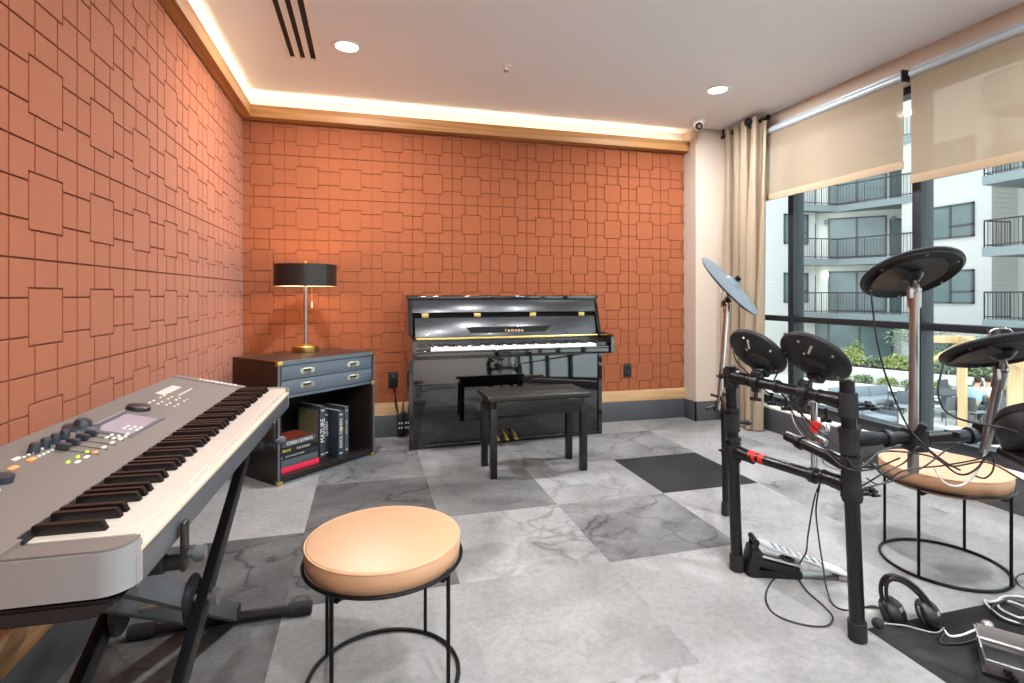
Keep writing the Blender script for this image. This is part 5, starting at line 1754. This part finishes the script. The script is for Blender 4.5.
pw = thing('raised_planter', 'low white planter wall in two steps across the courtyard behind the sofas', 'planter', tuple(fl(872, 383, G)))
pA, pB = at(838, 300, 22.3), at(906, 300, 20.6)
dd = (pB - pA); dd.z = 0; dd.normalize()
nn = Vector((-dd.y, dd.x, 0))
aP = math.atan2(dd.y, dd.x)
m_ = (pA + pB) / 2
b = MB(); b.box((m_.x, m_.y, G + .2), (6.8, .3, .4), rot=(0, 0, aP)); b.build('lower_wall', 'planter', pw, world=True, smooth=0)
m2 = m_ + nn * 1.3
b = MB(); b.box((m2.x, m2.y, G + .45), (6.8, .3, .9), rot=(0, 0, aP)); b.build('upper_wall', 'planter', pw, world=True, smooth=0)
m3 = m_ + nn * .7
b = MB(); b.box((m3.x, m3.y, G + .15), (6.8, 1.2, .3), rot=(0, 0, aP)); b.build('soil_bed', 'bark', pw, world=True, smooth=0)
m4 = m_ + nn * 2.7
b = MB(); b.box((m4.x, m4.y, G + .4), (6.8, 2.6, .8), rot=(0, 0, aP)); b.build('soil_bed', 'bark', pw, world=True, smooth=0)
sites = ['beside the left end', 'second from the left', 'third from the left', 'near the middle', 'right of the middle', 'third from the right', 'second from the right', 'at the right end']
for k in range(8):
    p = m3 + dd * (-2.9 + .83 * k)
    shrub('garden_shrub', ('low yellow-green shrub in the lower planter bed, ' if k % 2 == 0 else 'low dark green shrub in the lower planter bed, ') + sites[k],
          (p.x, p.y, G + .3), .38, .42, 260, 'leaf1' if k % 2 == 0 else 'leaf2', group='shrubs in the lower planter bed', leaf=.1)
for k in range(8):
    p = m2 + nn * (.9 + .5 * (k % 2)) + dd * (-2.9 + .83 * k)
    shrub('garden_shrub', ('bright yellow-green bush in the upper planter bed, ' if k % 3 else 'rounded grey-green bush in the upper planter bed, ') + sites[k],
          (p.x, p.y, G + .75), .55, .62 + .2 * (k % 3), 480, 'leaf1' if k % 3 else 'leaf3', group='bushes in the upper planter bed', leaf=.13)
p = m2 + nn * 1.9 + dd * 1.0
shrub('garden_tree', 'small airy grey-green tree rising from the upper planter bed', (p.x, p.y, G + .8), 1.25, 1.35, 1100, 'leaf3', 'tree', trunk=.75, leaf=.08)
p = m2 + nn * 1.6 + dd * -1.2
shrub('garden_tree', 'slim dark green sapling left of the airy tree in the planter', (p.x, p.y, G + .8), .3, 1.0, 250, 'leaf2', 'tree', trunk=.2, leaf=.1)
p = at(1006, 380, 20); shrub('garden_tree', 'grey-green bush behind the pergola posts at the right', (p.x, p.y, G), 1.3, 2.6, 900, 'leaf3', 'tree', trunk=.3, leaf=.16)
p = at(938, 365, 22); shrub('garden_shrub', 'yellow-green bush left of the timber pergola post', (p.x, p.y, G), .9, 1.9, 500, 'leaf1', 'shrub', leaf=.14)

# pergola
pg = thing('timber_pergola', 'pale timber pergola with square posts standing on the patio', 'pergola', tuple(fl(962, 427, G)))
P1 = fl(962, 426, G); P2_ = at(1015, 380, 11.6); P2_.z = G
for pp in (P1, P2_):
    b = MB(); b.box((pp.x, pp.y, (G - .2) / 2), (.24, .24, -.2 - G), rot=(0, 0, -YAW - .6), bev=.01); b.build('post', 'timber', pg, world=True)
dv_ = (P2_ - P1).normalized()
ap = math.atan2(dv_.y, dv_.x)
m_ = (P1 + P2_) / 2
b = MB(); b.box((m_.x, m_.y, -.32), ((P2_ - P1).length + 1.2, .16, .26), rot=(0, 0, ap), bev=.01); b.build('beam', 'timber', pg, world=True)
lft = at(925, 340, 16.6); l2 = lft - P1; l2.z = 0
b = MB(); c_ = P1 + l2 * .5; b.box((c_.x, c_.y, -.3), (l2.length * 1.6, .15, .22), rot=(0, 0, math.atan2(l2.y, l2.x)), bev=.01); b.build('beam', 'timber', pg, world=True)
b = MB(); q0 = P1 + l2.normalized() * .9; q0.z = -.95 + .0; q1 = P1 + Vector((0, 0, 0)); q1.z = -.42
b.cyl(Vector((q0.x, q0.y, -1.05)), Vector((q1.x, q1.y, -.42)), .08, n=4); b.build('brace', 'timber', pg, world=True)


# outdoor furniture
def outsofa(label, c, rz, L):
    t = thing('outdoor_sofa', label, 'sofa', c, rz)
    b = MB(); b.box((0, 0, .26), (L, .78, .08), bev=.01)
    for x in (-L / 2 + .04, L / 2 - .04):
        b.box((x, 0, .3), (.05, .8, .55), bev=.01)
    for x in (-L / 2 + .06, L / 2 - .06):
        for y in (-.34, .34):
            b.box((x, y, .12), (.05, .05, .24))
    b.build('frame', 'sofaframe', t)
    n = max(1, round(L / .75))
    for k in range(n):
        xx = -L / 2 + L * (k + .5) / n
        b = MB(); b.box((xx, -.03, .37), (L / n - .03, .7, .14), bev=.03); b.build('seat_cushion', 'sofa', t)
        b = MB(); b.box((xx, .30, .60), (L / n - .03, .15, .36), rot=(-.15, 0, 0), bev=.04); b.build('back_cushion', 'sofa', t)
    return t


def outchair(label, c, rz, group=None):
    t = thing('patio_chair', label, 'chair', c, rz, group)
    b = MB(); b.box((0, 0, .44), (.5, .48, .05), bev=.01); b.build('seat', 'sofa', t)
    b = MB(); b.box((0, .25, .68), (.5, .04, .42), rot=(-.1, 0, 0), bev=.01); b.build('backrest', 'sofaframe', t)
    for x in (-.23, .23):
        for y in (-.22, .22):
            b = MB(); b.cyl((x, y, 0), (x, y, .44 if y < 0 else .6), .018, n=6); b.build('leg', 'sofaframe', t)
    for x in (-.26, .26):
        b = MB(); b.tube([(x, .24, .64), (x, -.1, .64), (x, -.2, .6), (x, -.22, .44)], .016, n=6); b.build('armrest', 'sofaframe', t)
    return t


def ptf(x, y, z=G):
    p = fl(x, y, z); return (p.x, p.y, G)


s1 = outsofa('long grey outdoor sofa nearest the window, behind the rack post', ptf(862, 432), R(8), 2.1)
s2 = outsofa('long grey outdoor sofa farther out, in front of the planter wall', ptf(866, 410), R(-2), 2.5)
outsofa('short grey outdoor sofa at the left seen behind the drum pads', ptf(800, 408), R(30), 1.5)
outchair('grey patio armchair right of the sofas', ptf(905, 420), R(-60))
outchair('grey patio armchair by the dark mullion', ptf(897, 412), R(-150))
ctb = thing('coffee_table', 'low pale timber coffee table in front of the nearer sofa', 'table', ptf(868, 452), R(8))
b = MB(); b.box((0, 0, .38), (1.1, .6, .05), bev=.01); b.build('table_top', 'sofa', ctb)
for x in (-.5, .5):
    for y in (-.25, .25):
        b = MB(); b.box((x, y, .18), (.07, .07, .36)); b.build('leg', 'timber', ctb)
b = MB(); b.box((0, -.25, .12), (1.0, .04, .06)); b.box((0, .25, .12), (1.0, .04, .06)); b.build('stretcher', 'timber', ctb)


def dining(label, c, rz, wx=1.6):
    t = thing('dining_table', label, 'table', c, rz)
    b = MB(); b.box((0, 0, .73), (wx, .85, .05), bev=.01); b.build('table_top', 'sofaframe', t)
    for x in (-wx / 2 + .07, wx / 2 - .07):
        for y in (-.36, .36):
            b = MB(); b.box((x, y, .35), (.09, .09, .70)); b.build('leg', 'sofaframe', t)
    return t


dining('dark patio dining table left of the pergola post', ptf(946, 414), R(5))
dining('dark patio dining table between the pergola posts, people at it', ptf(983, 420), R(10), 1.5)
outchair('grey patio chair at the left side of the left dining table', ptf(934, 416), R(80))
outchair('grey patio chair in front of the left dining table', ptf(944, 424), R(180))
outchair('grey patio chair behind the left dining table', ptf(950, 405), R(0))
outchair('grey patio chair behind the dining table with people', ptf(986, 407), R(0))
rt = thing('round_table', 'round grey low table on the patio just outside the mullion', 'table', ptf(934, 447))
b = MB(); b.lathe([(0, .42), (.42, .42), (.43, .44), (.42, .46), (0, .46)], n=36); b.build('table_top', 'slab', rt)
b = MB(); b.lathe([(0, .42), (.04, .42), (.04, .04), (.24, .02), (.24, 0), (0, 0)], n=24); b.build('pedestal', 'sofaframe', rt)


def person(label, c, rz, shirt):
    t = thing('person', label, 'person', c, rz)
    # one skinned body, seated and leaning forward
    V = [(0, 0, .55), (0, -.02, .75), (0, -.10, .95), (0, -.17, 1.08), (0, -.21, 1.16), (0, -.23, 1.27),
         (.10, -.02, .53), (.13, -.42, .52), (.13, -.44, .10), (.13, -.56, .04),
         (-.10, -.02, .53), (-.13, -.42, .52), (-.13, -.44, .10), (-.13, -.56, .04),
         (.17, -.16, 1.04), (.24, -.30, .82), (.16, -.50, .80), (.14, -.58, .80),
         (-.17, -.16, 1.04), (-.24, -.30, .82), (-.16, -.50, .80), (-.14, -.58, .80)]
    E_ = [(0, 1), (1, 2), (2, 3), (3, 4), (4, 5), (0, 6), (6, 7), (7, 8), (8, 9), (0, 10), (10, 11), (11, 12), (12, 13), (3, 14), (14, 15), (15, 16), (16, 17), (3, 18), (18, 19), (19, 20), (20, 21)]
    Rr = [.14, .13, .15, .11, .055, .09, .10, .07, .05, .04, .10, .07, .05, .04, .065, .045, .035, .03, .065, .045, .035, .03]
    me = bpy.data.meshes.new('body')
    me.from_pydata(V, E_, [])
    o = bpy.data.objects.new('body', me)
    COL.objects.link(o)
    o.parent = t
    sk_ = o.modifiers.new('skin', 'SKIN')
    for i, r_ in enumerate(Rr):
        me.skin_vertices[0].data[i].radius = (r_, r_)
    me.skin_vertices[0].data[0].use_root = True
    o.modifiers.new('sub', 'SUBSURF').levels = 1
    o.modifiers['sub'].render_levels = 1
    me.materials.append(M['skin'])
    b = MB(); b.ball((0, -.25, 1.33), .10, (.85, 1, 1.15)); b.build('head', 'skin', t)
    b = MB(); b.ball((0, -.235, 1.36), .107, (.9, 1, 1.05)); b.build('hair', 'hair', t)
    b = MB(); b.ball((0, -.07, .86), .2, (1.0, .72, 1.5)); b.ball((.17, -.17, 1.0), .09, (1, 1.2, 1.4)); b.ball((-.17, -.17, 1.0), .09, (1, 1.2, 1.4)); b.build('shirt', shirt, t)
    b = MB()
    for s_ in (-1, 1):
        b.cyl((.11 * s_, .02, .54), (.13 * s_, -.44, .53), .105, .08, n=12, bev=.02); b.cyl((.13 * s_, -.43, .55), (.13 * s_, -.44, .10), .08, .06, n=12)
    b.ball((0, .0, .55), .17, (1.1, .9, .8)); b.build('trousers', 'sofaframe', t)
    return t


person('person in a light blue shirt leaning over the patio dining table', ptf(973, 424), R(95), 'shirt')
person('person in a white top seated right of the blue-shirted person', ptf(993, 424), R(150), 'shirtw')
outchair('grey patio chair under the person in the blue shirt', ptf(972, 425), R(95))
outchair('grey patio chair under the person in the white top', ptf(993.5, 425), R(150))
